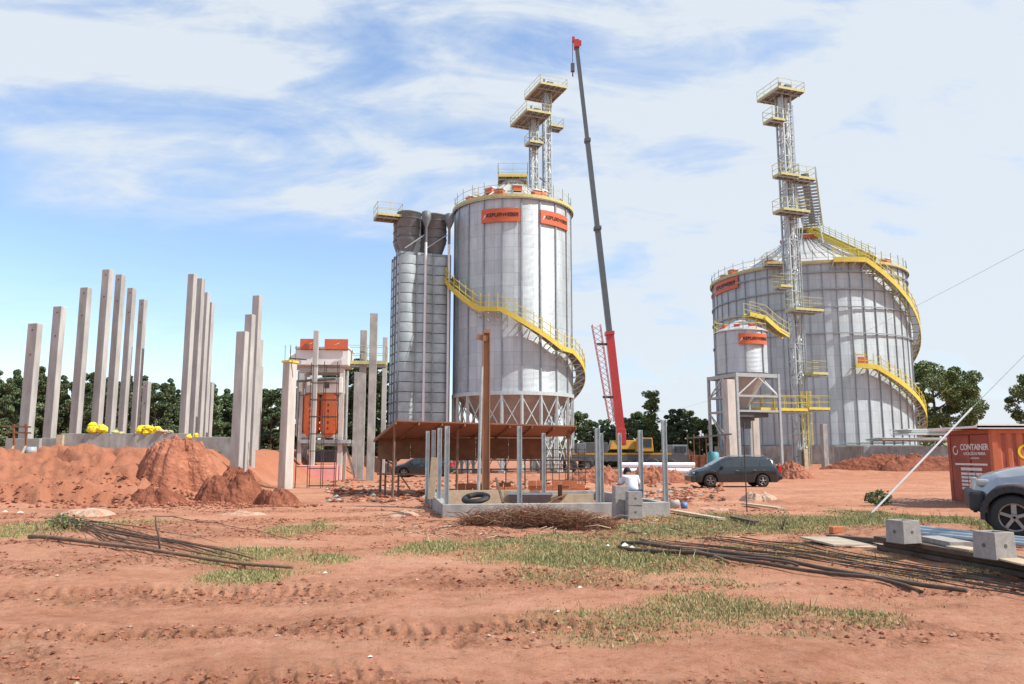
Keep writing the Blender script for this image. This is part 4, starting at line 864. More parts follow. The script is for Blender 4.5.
def tyre():
    p = G(476, 509, .15); m = MB()
    m.lathe([(.30*(1+.0)+.09*math.cos(a), .07*math.sin(a)) for a in [2*math.pi*k/10 for k in range(11)]], M_black, 36); o = m.build('tyre', None, (p.x, 21.2, .44)); o.rotation_euler = (R_(14), R_(-6), 0); tag(o, 'black tyre lying inside the near edge of the foundation', 'tyre')
    m = MB(); p = G(528, 505, .3); m.add([(-.6, -.35, .3), (.6, -.35, .3), (.6, .35, .3), (-.6, .35, .3), (-.4, -.22, 0), (.4, -.22, 0), (.4, .22, 0), (-.4, .22, 0)], [(0, 1, 5, 4), (1, 2, 6, 5), (2, 3, 7, 6), (3, 0, 4, 7), (4, 5, 6, 7)], M_greyst)
    o = m.build('mortar_tray', None, (ray(530, 450)[0]*22.2, 22.2, .22)); s = o.modifiers.new('sol', 'SOLIDIFY'); s.thickness = .03; tag(o, 'shallow grey steel mortar tray inside the foundation', 'tray')
    for px, py, Y, w, h, lb in ((511, 497, 22.6, .42, .34, 'pale square board leaning inside the foundation left of the mortar tray'), (433, 478, 23.2, .2, 1.2, 'pale plank leaning against the left foundation posts')):
        c = P(px, py, Y); m = MB(); m.box((0, 0, 0), (w, .04, h), M_woodP, ry=.08); tag(m.build('board', None, c), lb, 'board')
    m = MB(); a, b = P(496, 478, 22.8), P(503, 503, 21.6); m.beam(a, b, .06, .04, M_woodD); tag(m.build('plank', None), 'dark stick leaning beside the tall rusty column', 'plank')
    for k, (p0, p1, lb) in enumerate((((545, 502), (566, 494), 'thin pale plank lying left of the block pair in the foundation'), ((560, 484), (560, 500), 'short upright brown board inside the foundation'))):
        m = MB(); m.beam(P(*p0, 22), P(*p1, 22.4), .12, .04, M_wood); tag(m.build('plank', None), lb, 'plank')
tyre()
# bricks
def bricks():
    m = MB(); m.box((0, 0, .095), (.29, .14, .19), M_brick)
    for y in (-.03, .03): m.box((0, y, .095), (.292, .03, .12), M_rust)
    first = m.build('clay_brick', None); tag(first, 'orange hollow clay brick in the low brick rows beyond the foundation', 'brick', 'clay bricks stacked beyond the foundation'); used = False; rr = random.Random(3)
    for (px0, px1, Y, rows) in ((500, 528, 29, 2), (532, 582, 30, 3), (556, 584, 27.6, 2), (455, 478, 29.5, 1), (462, 498, 33, 2), (500, 520, 34, 2), (566, 590, 33, 2)):
        x0, x1 = ray(px0, 450)[0]*Y, ray(px1, 450)[0]*Y; k = int((x1-x0)/.31)
        for r in range(rows):
            for i in range(k):
                if rr.random() < .12*r: continue
                o = first if not used else first.copy()
                if used: COL.objects.link(o)
                used = True; o.location = (x0+i*.31+rr.uniform(-.01, .01), Y+rr.uniform(-.04, .04), r*.193+gz(x0, Y)+.02); o.rotation_euler = (0, 0, rr.uniform(-.06, .06))
bricks()
# ------------------------------------------------------------------ brown open shed
def shed():
    t = thing('open_shed', 'open work shed with a low brown sheet roof and plywood rear panel', 'shed', (0, 0, 0)); Y0, Y1 = 29.5, 35.0
    A, B, C_, D = P(396, 421.5, Y0), P(576, 427, Y0+1.2), P(566, 436.5, Y1), P(374, 440, Y1)
    m = MB(); up = Vector((0, 0, .05)); vs = [A, B, C_, D]; m.add(vs+[v+up for v in vs], [(3, 2, 1, 0), (4, 5, 6, 7), (0, 1, 5, 4), (1, 2, 6, 5), (2, 3, 7, 6), (3, 0, 4, 7)], M_roofply)
    r = m.build('roof', t); m = MB()
    for k in range(9): a = A.lerp(B, k/8); b = D.lerp(C_, k/8); m.beam(a-up*1.2, b-up*1.2, .06, .08, M_ply)
    m.build('rafter', r)
    m = MB(); a = P(378, 440, Y1-.3); b = P(541, 440, Y1-.3); zt, zb = zat(438, Y1), zat(458, Y1); n = 5
    for k in range(n):
        x0, x1 = a.x+(b.x-a.x)*k/n, a.x+(b.x-a.x)*(k+1)/n; dz = [.0, .05, -.04, .02, .0][k]; m.box(((x0+x1)/2, Y1-.3+.02*(k % 2), (zt+zb)/2+dz), (x1-x0-.015, .03, zt-zb+.1), M_ply)
    m.build('plywood_panel', t); m = MB(); m.beam(P(378, 437, Y1-.4), P(541, 438, Y1-.4), .05, .05, M_pipeW); m.build('lashing_pipe', t)
    for px, Y in ((393.5, Y0+.3), (457, Y0+1.0), (568, Y0+1.5), (541, Y1-.2), (381, Y1-.2)):
        x = ray(px, 450)[0]*Y; q = MB(); ztop = zat({393.5: 423, 457: 427, 568: 430}.get(px, 438), Y); q.tube((x, Y, 0), (x+.03, Y, ztop), .055, M_wood, 7, .045); q.build('post', t)
    w = thing('work_bench', 'rough wooden workbench under the left end of the brown shed', 'bench', (0, 0, 0)); m = MB(); Y = 31; m.beam(P(378, 474, Y), P(433, 474.5, Y), .5, .06, M_wood); m.build('bench_top', w)
    for px in (386, 399, 428): m = MB(); x = ray(px, 450)[0]*Y; m.beam((x, Y, 0), (x, Y, zat(475, Y)), .07, .07, M_wood); m.build('leg', w)
    m = MB(); m.beam(P(400, 475, Y), P(410, 489, Y), .05, .05, M_wood); m.build('brace', w)
    rr = random.Random(5)
    m = MB()
    for k in range(7): x = ray(430+k*19, 450)[0]*36; m.tube((x, 36, 0), (x, 36, 1.3+rr.random()*.5), .03, M_rebar, 5)
    m.tube((ray(425, 450)[0]*36, 36, .9), (ray(590, 450)[0]*36, 36, .95), .03, M_rebar, 5); m.tube((ray(425, 450)[0]*36, 36, 1.35), (ray(590, 450)[0]*36, 36, 1.3), .03, M_rebar, 5); tag(m.build('rebar_fence', None), 'dark rebar rails and uprights running behind the brown shed', 'rebar rack')
shed()
def rebar_mats():
    t = thing('rebar_mat', 'upright rebar mesh standing right of the shed in front of the silo legs', 'rebar mesh', (0, 0, 0)); Y = 40; m = MB(); x0, x1 = ray(546, 450)[0]*Y, ray(585, 450)[0]*Y
    for k in range(7): x = x0+(x1-x0)*k/6; m.tube((x, Y, 0), (x, Y, 1.9), .02, M_rebar, 4)
    m.build('upright_bar', t); m = MB()
    for k in range(5): m.tube((x0-.1, Y, .3+k*.38), (x1+.1, Y, .3+k*.38), .018, M_rebar, 4)
    m.build('cross_bar', t)
rebar_mats()
# ------------------------------------------------------------------ concrete blocks, worker
def cblock(label, loc, rz, sx, sy, sz, hole=True, taper=.94, cap=True):
    t = thing('concrete_block', label, 'concrete block', loc, rz, 'hollow concrete junction blocks'); m = MB(); x, y = sx/2, sy/2; X, Y_ = x*taper, y*taper; wl = .045
    V = [(-x, -y, 0), (x, -y, 0), (x, y, 0), (-x, y, 0), (-X, -Y_, sz), (X, -Y_, sz), (X, Y_, sz), (-X, Y_, sz), (-X+wl, -Y_+wl, sz), (X-wl, -Y_+wl, sz), (X-wl, Y_-wl, sz), (-X+wl, Y_-wl, sz), (-X+wl, -Y_+wl, sz-.25*sz), (X-wl, -Y_+wl, sz-.25*sz), (X-wl, Y_-wl, sz-.25*sz), (-X+wl, Y_-wl, sz-.25*sz)]
    Fq = [(0, 1, 5, 4), (1, 2, 6, 5), (2, 3, 7, 6), (3, 0, 4, 7), (3, 2, 1, 0)]+[(4+i, 4+(i+1) % 4, 8+(i+1) % 4, 8+i) for i in range(4)]+[(8+i, 8+(i+1) % 4, 12+(i+1) % 4, 12+i) for i in range(4)]+[(12, 13, 14, 15)]
    m.add(V, Fq, M_block); m.build('block_body', t, bevel=.006)
    if hole:
        a = (1-taper)*x/sz; h = MB(); q = sz*.5; h.tube((0, -y*(1-(1-taper)*.5)-.004, q), (0, -y*(1-(1-taper)*.5)+.02, q), .027, M_blockH, 14); h.tube((-x*(1-(1-taper)*.5)-.004, 0, q), (-x*(1-(1-taper)*.5)+.02, 0, q), .027, M_blockH, 14); h.build('knockout_hole_shade', t)  # dark discs on the solid faces paint the shade of knockout holes
    return t
p = G(629, 521)
cblock('lower right concrete block of the pile in front of the worker', (p.x+.12, p.y, gh(p.x, p.y)), R_(8), .36, .30, .32)
cblock('upper right concrete block of the pile in front of the worker', (p.x+.13, p.y, gh(p.x, p.y)+.322), R_(6), .36, .30, .32)
cblock('lower left concrete block standing behind the pile by the worker', (p.x-.17, p.y+.30, gh(p.x, p.y)), R_(12), .34, .30, .42, False)
cblock('upper left concrete block topping the pile by the worker', (p.x-.15, p.y+.32, gh(p.x, p.y)+.424), R_(10), .36, .28, .34, False)
def person():
    Y = 21.4; x = ray(632, 450)[0]*Y; t = thing('person', 'worker in a white shirt and blue trousers crouching with bowed head inside the foundation', 'person', (x, Y, .12), R_(8))
    def skinmesh(name, mat, V, E, Rd, root, parent, sub=2):
        me = bpy.data.meshes.new(name); me.from_pydata(V, E, []); me.materials.append(mat); o = bpy.data.objects.new(name, me); COL.objects.link(o); o.parent = parent
        o.modifiers.new('skin', 'SKIN'); sk = me.skin_vertices[0].data if me.skin_vertices else None
        for i, r in enumerate(Rd): r = r if hasattr(r, '__len__') else (r, r); sk[i].radius = r; sk[i].use_root = (i == root)
        o.modifiers['skin'].use_smooth_shade = True; s = o.modifiers.new('sub', 'SUBSURF'); s.levels = s.render_levels = sub; return o
    # facing +Y, squatting, torso bent forward and arms reaching down in front
    V = [(0, 0, .40), (0, .08, .58), (0, .20, .78), (0, .28, .90), (0, .38, .93), (0, .47, .94), (0, .53, 1.00),
         (-.20, .27, .86), (-.27, .40, .62), (-.18, .60, .42), (.20, .27, .86), (.27, .40, .62), (.16, .60, .40),
         (-.13, .02, .38), (-.22, .42, .50), (-.20, .12, .12), (-.20, .30, .05), (.13, .02, .38), (.24, .42, .50), (.20, .12, .12), (.20, .30, .05)]
    E = [(0, 1), (1, 2), (2, 3), (3, 4), (4, 5), (5, 6), (3, 7), (7, 8), (8, 9), (3, 10), (10, 11), (11, 12), (0, 13), (13, 14), (14, 15), (15, 16), (0, 17), (17, 18), (18, 19), (19, 20)]
    Rd = [.15, .14, .16, .13, .06, .085, .09, .075, .05, .035, .075, .05, .035, .10, .07, .05, .045, .10, .07, .05, .045]
    body = skinmesh('body', M_skin, V, E, Rd, 0, t)
    skinmesh('shirt', M_shirt, [(0, .0, .44), (0, .08, .60), (0, .18, .76), (0, .26, .83), (-.17, .28, .82), (-.26, .36, .66), (.17, .28, .82), (.26, .36, .66)], [(0, 1), (1, 2), (2, 3), (3, 4), (4, 5), (3, 6), (6, 7)], [.185, .18, .195, .15, .12, .08, .12, .08], 0, t)
    skinmesh('trousers', M_jean, [(0, -.02, .38), (-.14, .02, .37), (-.23, .42, .49), (-.21, .14, .15), (.14, .02, .37), (.25, .42, .49), (.21, .14, .15)], [(0, 1), (1, 2), (2, 3), (0, 4), (4, 5), (5, 6)], [.18, .135, .095, .075, .135, .095, .075], 0, t)
    lumpy(.108, 1, 1.1, 1.1, M_hair, 14, 4, (0, .50, 1.0)).build('hair', t)
    f = MB(); f.box((0, .63, .95), (.03, .04, .045), M_skin)
    for e in (-.095, .095): f.box((e, .53, .97), (.02, .035, .055), M_skin)
    f.build('face', t)
    for s in (-1, 1):
        m = MB(); bx, by, bz = (-.18, .60, .42) if s < 0 else (.16, .60, .40); m.box((bx, by+.04, bz-.04), (.075, .08, .03), M_skin)
        for k in range(4): m.path([(bx-.03+k*.02, by+.07, bz-.04), (bx-.03+k*.02, by+.10, bz-.055), (bx-.03+k*.02, by+.105, bz-.09+abs(k-1.5)*.006)], .0085, M_skin, 6)
        m.path([(bx-s*.035, by+.03, bz-.04), (bx-s*.06, by+.06, bz-.06), (bx-s*.05, by+.08, bz-.075)], .010, M_skin, 6); m.build('hand', t)
        m = MB(); m.box((s*.205, .30, .05), (.10, .27, .09), M_trim); m.build('shoe', t, bevel=.03)
person()
# ------------------------------------------------------------------ cars
def car(name, label, cat, loc, rz, prm):
    t = thing(name, label, cat, loc, rz); L = prm['L']; X = np.arange(-L/2, L/2+.001, .05)
    top = np.interp(X, *prm['top']); belt = np.interp(X, *prm['belt']); hw = np.interp(X, *prm['hw']); tw = np.interp(X, *prm['tw']); zb = np.full_like(X, prm['sill']); zb = np.maximum(zb, np.interp(X, *prm['under']))
    wr, ar = prm['wr'], prm['wr']+.07
    for wx in prm['wx']: d = X-wx; zb = np.maximum(zb, np.where(np.abs(d) < ar, wr+np.sqrt(np.maximum(ar*ar-d*d, 0)), 0))
    vs = []; n = 12
    for i, x in enumerate(X):
        b_, tp = belt[i], max(top[i], belt[i]+.02); z0 = min(zb[i], b_-.05); w, q = hw[i], tw[i]; mid = max(z0+.02, (z0+b_)*.5)
        half = [(w-.05, z0), (w, mid), (w-.012, max(mid+.01, b_-.12)), (w-.035, b_), (q+.02, max(b_+.01, tp-.09)), (q-.12, tp)]
        vs += [(x, y, z) for y, z in half]+[(x, -y, z) for y, z in half[::-1]]
    N_ = len(X); fs = [(i*n+k, i*n+(k+1) % n, (i+1)*n+(k+1) % n, (i+1)*n+k) for i in range(N_-1) for k in range(n)]; fs += [tuple(range(n-1, -1, -1)), tuple((N_-1)*n+k for k in range(n))]
    m = MB(); m.add(vs, fs, prm['paint'], True); bo = m.build('body', t); e = bo.modifiers.new('split', 'EDGE_SPLIT'); e.split_angle = R_(38)
    # glazing follows the body surface, 6 mm proud
    def sidepatch(x0, x1, s, name='side_window', lo=.05, hi=.13):
        g = MB(); xs = np.linspace(x0, x1, 9); V = []
        for x in xs:
            b_ = float(np.interp(x, *prm['belt'])); tp = float(np.interp(x, *prm['top'])); w = float(np.interp(x, *prm['hw']))-.035; q = float(np.interp(x, *prm['tw']))+.02
            zl, zh = b_+lo, max(b_+lo+.02, tp-hi); zt = tp-.09
            f = lambda z: w+(q-w)*(z-b_)/max(.02, zt-b_)
            V += [(x, s*(f(zl)+.008), zl), (x, s*(f(zh)+.008), zh)]
        g.add(V, [(2*i, 2*i+1, 2*i+3, 2*i+2) if s < 0 else (2*i, 2*i+2, 2*i+3, 2*i+1) for i in range(8)], M_glass, True); return g.build(name, t)
    for a, b_ in prm['side']:
        for s in (-1, 1): sidepatch(a, b_, s)
    def toppatch(x0, x1, name):
        g = MB(); V = []
        for x in np.linspace(x0, x1, 7):
            tp = float(np.interp(x, *prm['top'])); q = float(np.interp(x, *prm['tw']))-.13
            V += [(x, -q, tp+.01), (x, q, tp+.01)]
        g.add(V, [(2*i, 2*i+2, 2*i+3, 2*i+1) for i in range(6)], M_glass, True); g.build(name, t)
    toppatch(*prm['ws'], 'windscreen'); toppatch(*prm['rw'], 'rear_window')
    m = MB(); m.box((0, 0, prm['sill']+.24), (L-.5, 2*min(hw)-.28, .5), M_trim); m.build('underbody', t)
    wm = MB(); a = wr; wm.lathe([(a*.62, -.1), (a*.9, -.11), (a, -.07), (a, .07), (a*.9, .11), (a*.62, .1)], M_black, 28, axis='y'); ws = None
    rm = MB(); rm.lathe([(a*.62, -.095), (a*.58, -.07), (a*.5, -.03), (.02, -.045)], M_trim, 24, axis='y')
    for k in range(5):
        an = 2*math.pi*k/5+.3; rm.beam((.03*math.cos(an), -.085, .03*math.sin(an)), (a*.58*math.cos(an), -.085, a*.58*math.sin(an)), .075, .05, M_rim)
    rm.lathe([(a*.63, -.108), (a*.56, -.10), (a*.56, -.06)], M_rim, 28, axis='y'); rm.lathe([(.065, -.06), (.065, -.11), (.02, -.12)], M_rim, 14, axis='y')
    for wx in prm['wx']:
        for s in (-1, 1):
            p = (wx, s*(float(np.interp(wx, *prm['hw']))-.12), wr)
            if ws is None: ws = wm.build('wheel', t, p); rs = rm.build('rim', ws)
            else:
                w2 = inst(ws, 'wheel', t, p, 0 if s < 0 else math.pi); inst(rs, 'rim', w2, (0, 0, 0))
    fw = float(hw[-3]); f0 = L/2
    for s in (-1, 1):
        m = MB(); zh = prm['lamp']; m.box((f0-.16, s*(fw-.12), zh), (.20, .24, .11), M_head); m.build('headlight', t, bevel=.04)
        m = MB(); m.box((-f0+.07, s*(float(hw[2])-.08), prm['tail']), (.16, .16, .36), M_tail); m.build('tail_light', t, bevel=.03)
        m = MB(); m.box((prm['mir'], s*(float(np.interp(prm['mir'], *prm['hw']))+.08), float(np.interp(prm['mir'], *prm['belt']))+.08), (.12, .2, .14), prm.get('mirm', M_trim)); m.build('mirror', t, bevel=.03)
        for hx in prm['handles']: m = MB(); m.box((hx, s*(float(np.interp(hx, *prm['hw']))+.0), float(np.interp(hx, *prm['belt']))-.10), (.16, .05, .03), M_rim); m.build('door_handle', t)
    for nm, x, zz in (('front_bumper', f0-.06, prm['bump'][0]), ('rear_bumper', -f0+.05, prm['bump'][1])):
        m = MB(); m.box((x, 0, zz), (.24, 2*float(hw[1])+.04, .34 if nm[0] == 'f' else .22), prm['bmat']); m.build(nm, t, bevel=.06)
    for sx_ in prm['seams']:
        for s in (-1, 1):
            m = MB(); w_ = float(np.interp(sx_, *prm['hw'])); b_ = float(np.interp(sx_, *prm['belt'])); m.beam((sx_, s*(w_-.002), prm['sill']+.2), (sx_, s*(w_-.014), b_-.06), .012, .012, M_trim); m.build('door_seam', t)
    m = MB(); rx0, rx1 = prm['rack']
    for s in (-1, 1): m.beam((rx0, s*.52, prm['top'][1][0]*0+max(prm['top'][1])+.05), (rx1, s*.52, max(prm['top'][1])+.05), .03, .03, prm.get('rackm', M_gal))
    m.build('roof_rack', t)
    if prm.get('flare'):
        for wx in prm['wx']:
            for s in (-1, 1):
                m = MB(); y = s*(float(np.interp(wx, *prm['hw']))-.01)
                pts = [(wx+(ar+.02)*math.cos(q), y, wr+(ar+.02)*math.sin(q)) for q in np.linspace(-.1, math.pi+.1, 15)]
                for p0, p1 in zip(pts[:-1], pts[1:]): m.beam(p0, p1, .06, .09, M_trim)
                m.build('wheel_arch_trim', t)
    return t
wag = dict(L=4.25, sill=.24, under=([-2.2, -1.9, 1.85, 2.2], [.42, .24, .22, .36]), top=([-2.125, -2.05, -1.75, -1.5, .2, .55, 1.25, 1.95, 2.1, 2.125], [.72, .95, 1.36, 1.45, 1.46, 1.38, .98, .80, .66, .5]),
    belt=([-2.125, -1.9, 0, 1.25, 1.95, 2.125], [.70, .93, .90, .86, .72, .45]), hw=([-2.125, -1.9, -1, 1, 1.8, 2.125], [.70, .80, .83, .83, .78, .58]), tw=([-2.125, -1.8, -1.5, .3, 1.2, 1.9, 2.125], [.62, .62, .6, .6, .70, .68, .5]),
    wr=.30, wx=(-1.22, 1.27), side=((-1.72, -1.12), (-1.05, -.28), (-.18, .78)), ws=(.36, 1.16), rw=(-2.03, -1.78), lamp=.66, tail=.86, mir=.72, handles=(-.85, .0), seams=(-1.0, -.22, .86), bump=(.40, .46), bmat=M_carD, paint=M_carD, rack=(-1.4, .1))
xw = (ray(688.5, 470)[0]+ray(776, 470)[0])/2*38.6
wagon = car('parked_car', 'dark green grey station wagon parked side-on beyond the grass, right of the foundation', 'car', (xw, 38.6, gh(xw, 38.6)-.0), math.pi, wag)
dup(wagon, (ray(424, 460)[0]*56, 56, .0), math.pi*.98, 'dark car half hidden behind the work bench under the brown shed')
suv = dict(L=4.5, sill=.36, under=([-2.3, -1.9, 2.0, 2.3], [.5, .36, .34, .48]), top=([-2.25, -2.2, -2.0, -1.7, .0, .45, 1.1, 1.6, 2.05, 2.22, 2.25], [.9, 1.25, 1.7, 1.8, 1.82, 1.72, 1.20, 1.13, 1.0, .86, .6]),
    belt=([-2.25, -1.9, 0, 1.1, 1.9, 2.25], [.9, 1.12, 1.10, 1.08, .98, .62]), hw=([-2.25, -1.9, -1, 1, 1.8, 2.1, 2.25], [.80, .90, .93, .93, .89, .80, .68]), tw=([-2.25, -1.8, -1.5, .3, 1.1, 1.9, 2.25], [.70, .70, .68, .68, .84, .80, .6]),
    wr=.355, wx=(-1.1, 1.70), side=((-1.8, -1.15), (-1.05, -.25), (-.15, .7)), ws=(.40, 1.05), rw=(-2.18, -1.95), lamp=.90, tail=1.1, mir=.75, handles=(-.85, .1), seams=(-1.05, -.2, .95), bump=(.60, .6), bmat=M_trim, paint=M_carS, rack=(-1.5, .2), flare=True)
xs = ray(1014, 519)[0]*13.0; HD = math.pi-R_(27)
wl_ = Matrix.Rotation(HD, 3, 'Z')@Vector((1.70, .81, 0))     # the near front wheel stands under its place in the photograph
car('parked_suv', 'silver blue sport utility vehicle with black bumper, cut by the right edge of the frame', 'car', (xs-wl_.x, 13.0-wl_.y, gh(xs, 13.0)-.02), HD, suv)
# ------------------------------------------------------------------ shipping container
def container():
    x0, yb = 14.5, 26.3; Wd, L, H = 2.44, 6.06, 2.4; t = thing('shipping_container', 'rusty red shipping container with white lettering behind the silver blue vehicle', 'container', (x0, yb-Wd, gh(16, 25)-.05)); zt = H
    m = MB(); m.box((L/2, Wd/2, H/2), (L-.12, Wd-.12, H-.1), M_contShade); m.build('core', t)
    m = MB()
    for a in (0.07, L-.07):
        for b in (.07, Wd-.07): m.box((a, b, H/2), (.16, .16, H), M_contLit if b < 1 else M_contShade)
    for z in (.08, H-.06):
        for b in (.05, Wd-.05): m.beam((.15, b, z), (L-.15, b, z), .1, .14, M_contLit)
        for a in (.05, L-.05): m.beam((a, .15, z), (a, Wd-.15, z), .1, .14, M_contShade)
    m.box((0.02, .30, .5), (.02, .1, .1), M_yelp); m.build('frame', t)
    V = []; k = 0; x = .15; zs = (.15, H-.13); prof = []
    while x < L-.2: prof += [(x, 0.03), (x+.11, .03), (x+.18, .075), (x+.26, .075)]; x += .33
    m = MB()
    for (a, b) in prof: V += [(a, b, zs[0]), (a, b, zs[1])]
    m.add(V, [(2*i, 2*i+2, 2*i+3, 2*i+1) for i in range(len(prof)-1)], M_contLit); m.add([(a, Wd-b, z) for (a, b, z) in V], [(2*i, 2*i+1, 2*i+3, 2*i+2) for i in range(len(prof)-1)], M_contLit); m.build('side_panel', t)
    for s in (0, 1): d = MB(); d.box((.035, Wd*(.25+.5*s), H/2), (.05, Wd/2-.1, H-.3), M_contShade); dd = d.build('door', t, bevel=.01)
    v = MB()
    def put(txt, size, yc, zc, mat=M_letterW, bold=.0):
        V, Fc = text_geo(txt, size, 0, .004, bold); v.add([(0.0-z-.0, yc-x, zc+y) for x, y, z in V], Fc, mat)
    put('CONTAINER', .265, .98, 1.86, bold=.006); put('LOCAÇÃO & VENDA', .125, .98, 1.66, bold=.003); put('CONTAINERS', .08, .98, 1.52)
    vs = []
    for k in range(21): a = R_(60)+2*math.pi*.86*k/20; vs += [(-.003, 2.02-.15*math.cos(a), 1.77+.15*math.sin(a)), (-.003, 2.02-.11*math.cos(a), 1.77+.11*math.sin(a))]
    v.add(vs, [(2*i, 2*i+2, 2*i+3, 2*i+1) for i in range(20)], M_letterW); v.box((-.004, 1.2, 1.33), (.006, 1.75, .06), M_letterW); v.box((-.004, 1.2, 1.18), (.006, 1.15, .09), M_letterW)
    for r in range(5):
        for c in range(3): v.box((-.004, 1.6-c*.4, 1.03-r*.115), (.006, .36, .075), M_letterW)
    v.build('door_lettering', t)
    v = MB(); V, Fc = text_geo('CONTAINER', .42, 0, .004, .01); v.add([(2.6+x, .018-z, 1.75+y) for x, y, z in V], Fc, M_letterW); V, Fc = text_geo('LOCAÇÃO', .22, 0, .004, .004); v.add([(2.2+x, .018-z, 1.3+y) for x, y, z in V], Fc, M_letterW)
    vs = []
    for k in range(21): a = R_(60)+2*math.pi*.86*k/20; vs += [(.98+.22*math.cos(a), .02, 1.72+.22*math.sin(a)), (.98+.15*math.cos(a), .02, 1.72+.15*math.sin(a))]
    v.add(vs, [(2*i, 2*i+1, 2*i+3, 2*i+2) for i in range(20)], M_bag); v.build('side_lettering', t)
    m = MB(); a = P(922, 427, 27); m.box((a.x+4.5, 25.2, gh(16, 25)+H+.02), (9, 2.9, .06), M_white); m.box((a.x+4.5, 23.78, gh(16, 25)+H+.03), (9, .06, .14), M_white); tag(m.build('roof_sheet', None), 'long thin white sheet lying on top of the red container and sticking out left', 'roof sheet')
container()
# ------------------------------------------------------------------ guy rope with white sleeve, utility pole out of frame
def guy():
    a = G(868, 513); b = P(972, 408, a.y+.3); d = (b-a); end = a+d*3.1
    t = thing('guy_wire', 'slanting white sleeved guy wire crossing in front of the red container', 'guy wire', a); m = MB(); m.tube((0, 0, -.1), d, .028, M_pipeW, 8); m.build('white_sleeve', t); m = MB(); m.tube(d, end-a, .009, M_gal, 5); m.build('wire', t)
    u = thing('utility_pole', 'round concrete utility pole holding the guy wire, right of the container', 'utility pole', (end.x+.1, end.y, -.3)); m = MB(); m.tube((0, 0, 0), (0, 0, end.z+1.4), .17, M_conc, 14, .11); m.build('shaft', u); m = MB(); m.beam((-.9, 0, end.z+.9), (.9, 0, end.z+.9), .1, .12, M_woodD)
    for e in (-.8, 0, .8): m.lathe([(.05, 0), (.07, .06), (.03, .12), (.06, .18), (.02, .22)], M_rust, 10, (e, 0, end.z+.97))
    m.build('crossarm', u)
    top = Vector((end.x, end.y, end.z+1.1)); pts = []; B = P(640, 412, 150); m = MB()
    for k in range(25): q = k/24; p = top.lerp(B, q); p.z -= 4*2.2*q*(1-q); pts.append(p)
    m.path(pts, .008, M_gal, 4); tag(m.build('power_line', None), 'thin sagging power line running from the right edge towards the distant trees', 'power line')
guy()
# ------------------------------------------------------------------ materials lying about the right side
def pipes():
    for k, (z, dy) in enumerate(((.62, 0), (.96, .1), (.28, -.05))):
        Y = 46+dy; a, b = ray(618, 460)[0]*Y, ray(691, 460)[0]*Y; m = MB(); m.tube((a, Y, z), (b+.2*k, Y, z), .16, M_pipeW if k < 2 else M_concL, 16)
        tag(m.build('long_pipe', None), ('middle of three white pipes stacked beyond the galvanised posts', 'top white pipe of the stack beyond the galvanised posts', 'lowest dull pipe of the stack beyond the galvanised posts')[k], 'pipe', 'pipes stacked behind the posts')
    m = MB(); Y = 46
    for px in (626, 655, 684): x = ray(px, 460)[0]*Y; m.box((x, Y, .06), (.2, .9, .12), M_wood)
    tag(m.build('pipe_bearer', None), 'wooden bearers under the stacked white pipes', 'timber')
    c = P(690, 461, 76); m = MB(); m.box((c.x, 76, .75), (6.2, 2.2, 1.5), M_rust); 
    for k in range(9): m.box((c.x-2.9+k*.72, 74.87, .75), (.12, .06, 1.45), M_rust)
    tag(m.build('rusty_bin', None, bevel=.02), 'dark rusty steel bin beyond the pipes left of the small silo', 'steel bin')
    c = P(713, 458, 58); m = MB(); m.lathe([(.02, -.9), (.42, -.9), (.45, -.3), (.43, .35), (.3, .45), (.02, .45)], M_teal, 20, c); tag(m.build('barrel', None), 'teal plastic barrel beside the small silo frame leg', 'barrel')
    t = thing('lean_to', 'dark low lean-to roof on thin poles left of the small silo pillar', 'lean-to', (0, 0, 0)); Y = 57; m = MB(); A, B = P(690, 438, Y), P(727, 434.5, Y); m.beam(A, B, 2.5, .12, M_dark); m.build('roof', t)
    for px in (691, 703, 722):
        for dy in (-1, 1): m = MB(); x = ray(px, 450)[0]*Y; m.tube((x, Y+dy, 0), (x, Y+dy, 3.0), .04, M_wood, 6); m.build('post', t)
    m = MB(); c = gp(747, 512); m.tube((0, 0, -.1), (.0, 0, 1.5+.9), .017, M_rebar, 6); m.tube((0, 0, 2.3), (.02, .0, 2.45), .03, M_rebar, 6); o = m.build('steel_rod', None, c); tag(o, 'thin dark steel rod stuck upright in the soil in front of the dark wagon', 'steel rod')
    m = MB(); c = P(801, 462, 62); m.box(c, (.5, .06, 1.9), M_dark, rz=.3); m.box(c+Vector((.42, 0, .1)), (.34, .07, 1.8), M_woodP, rz=.3); tag(m.build('door_panel', None), 'leaning dark and pale board panel right of the lattice tower foot', 'board')
    m = MB(); p = G(675, 508); m.lathe([(.02, 0), (.10, 0), (.125, .25), (.115, .26), (.09, .03), (.02, .03)], M_concL, 18, axis='x'); o = m.build('bucket', None, (ray(669, 470)[0]*22.6, 22.6, .2)); tag(o, 'white bucket lying on its side by the right foundation corner', 'bucket')
    m = MB(); m.lathe([(.02, 0), (.09, 0), (.09, .16), (.02, .16)], M_blue, 16, axis='x'); o = m.build('paint_can', None, (ray(681, 470)[0]*22.6, 22.7, .15)); tag(o, 'small blue can lying right of the white bucket', 'can')
pipes()
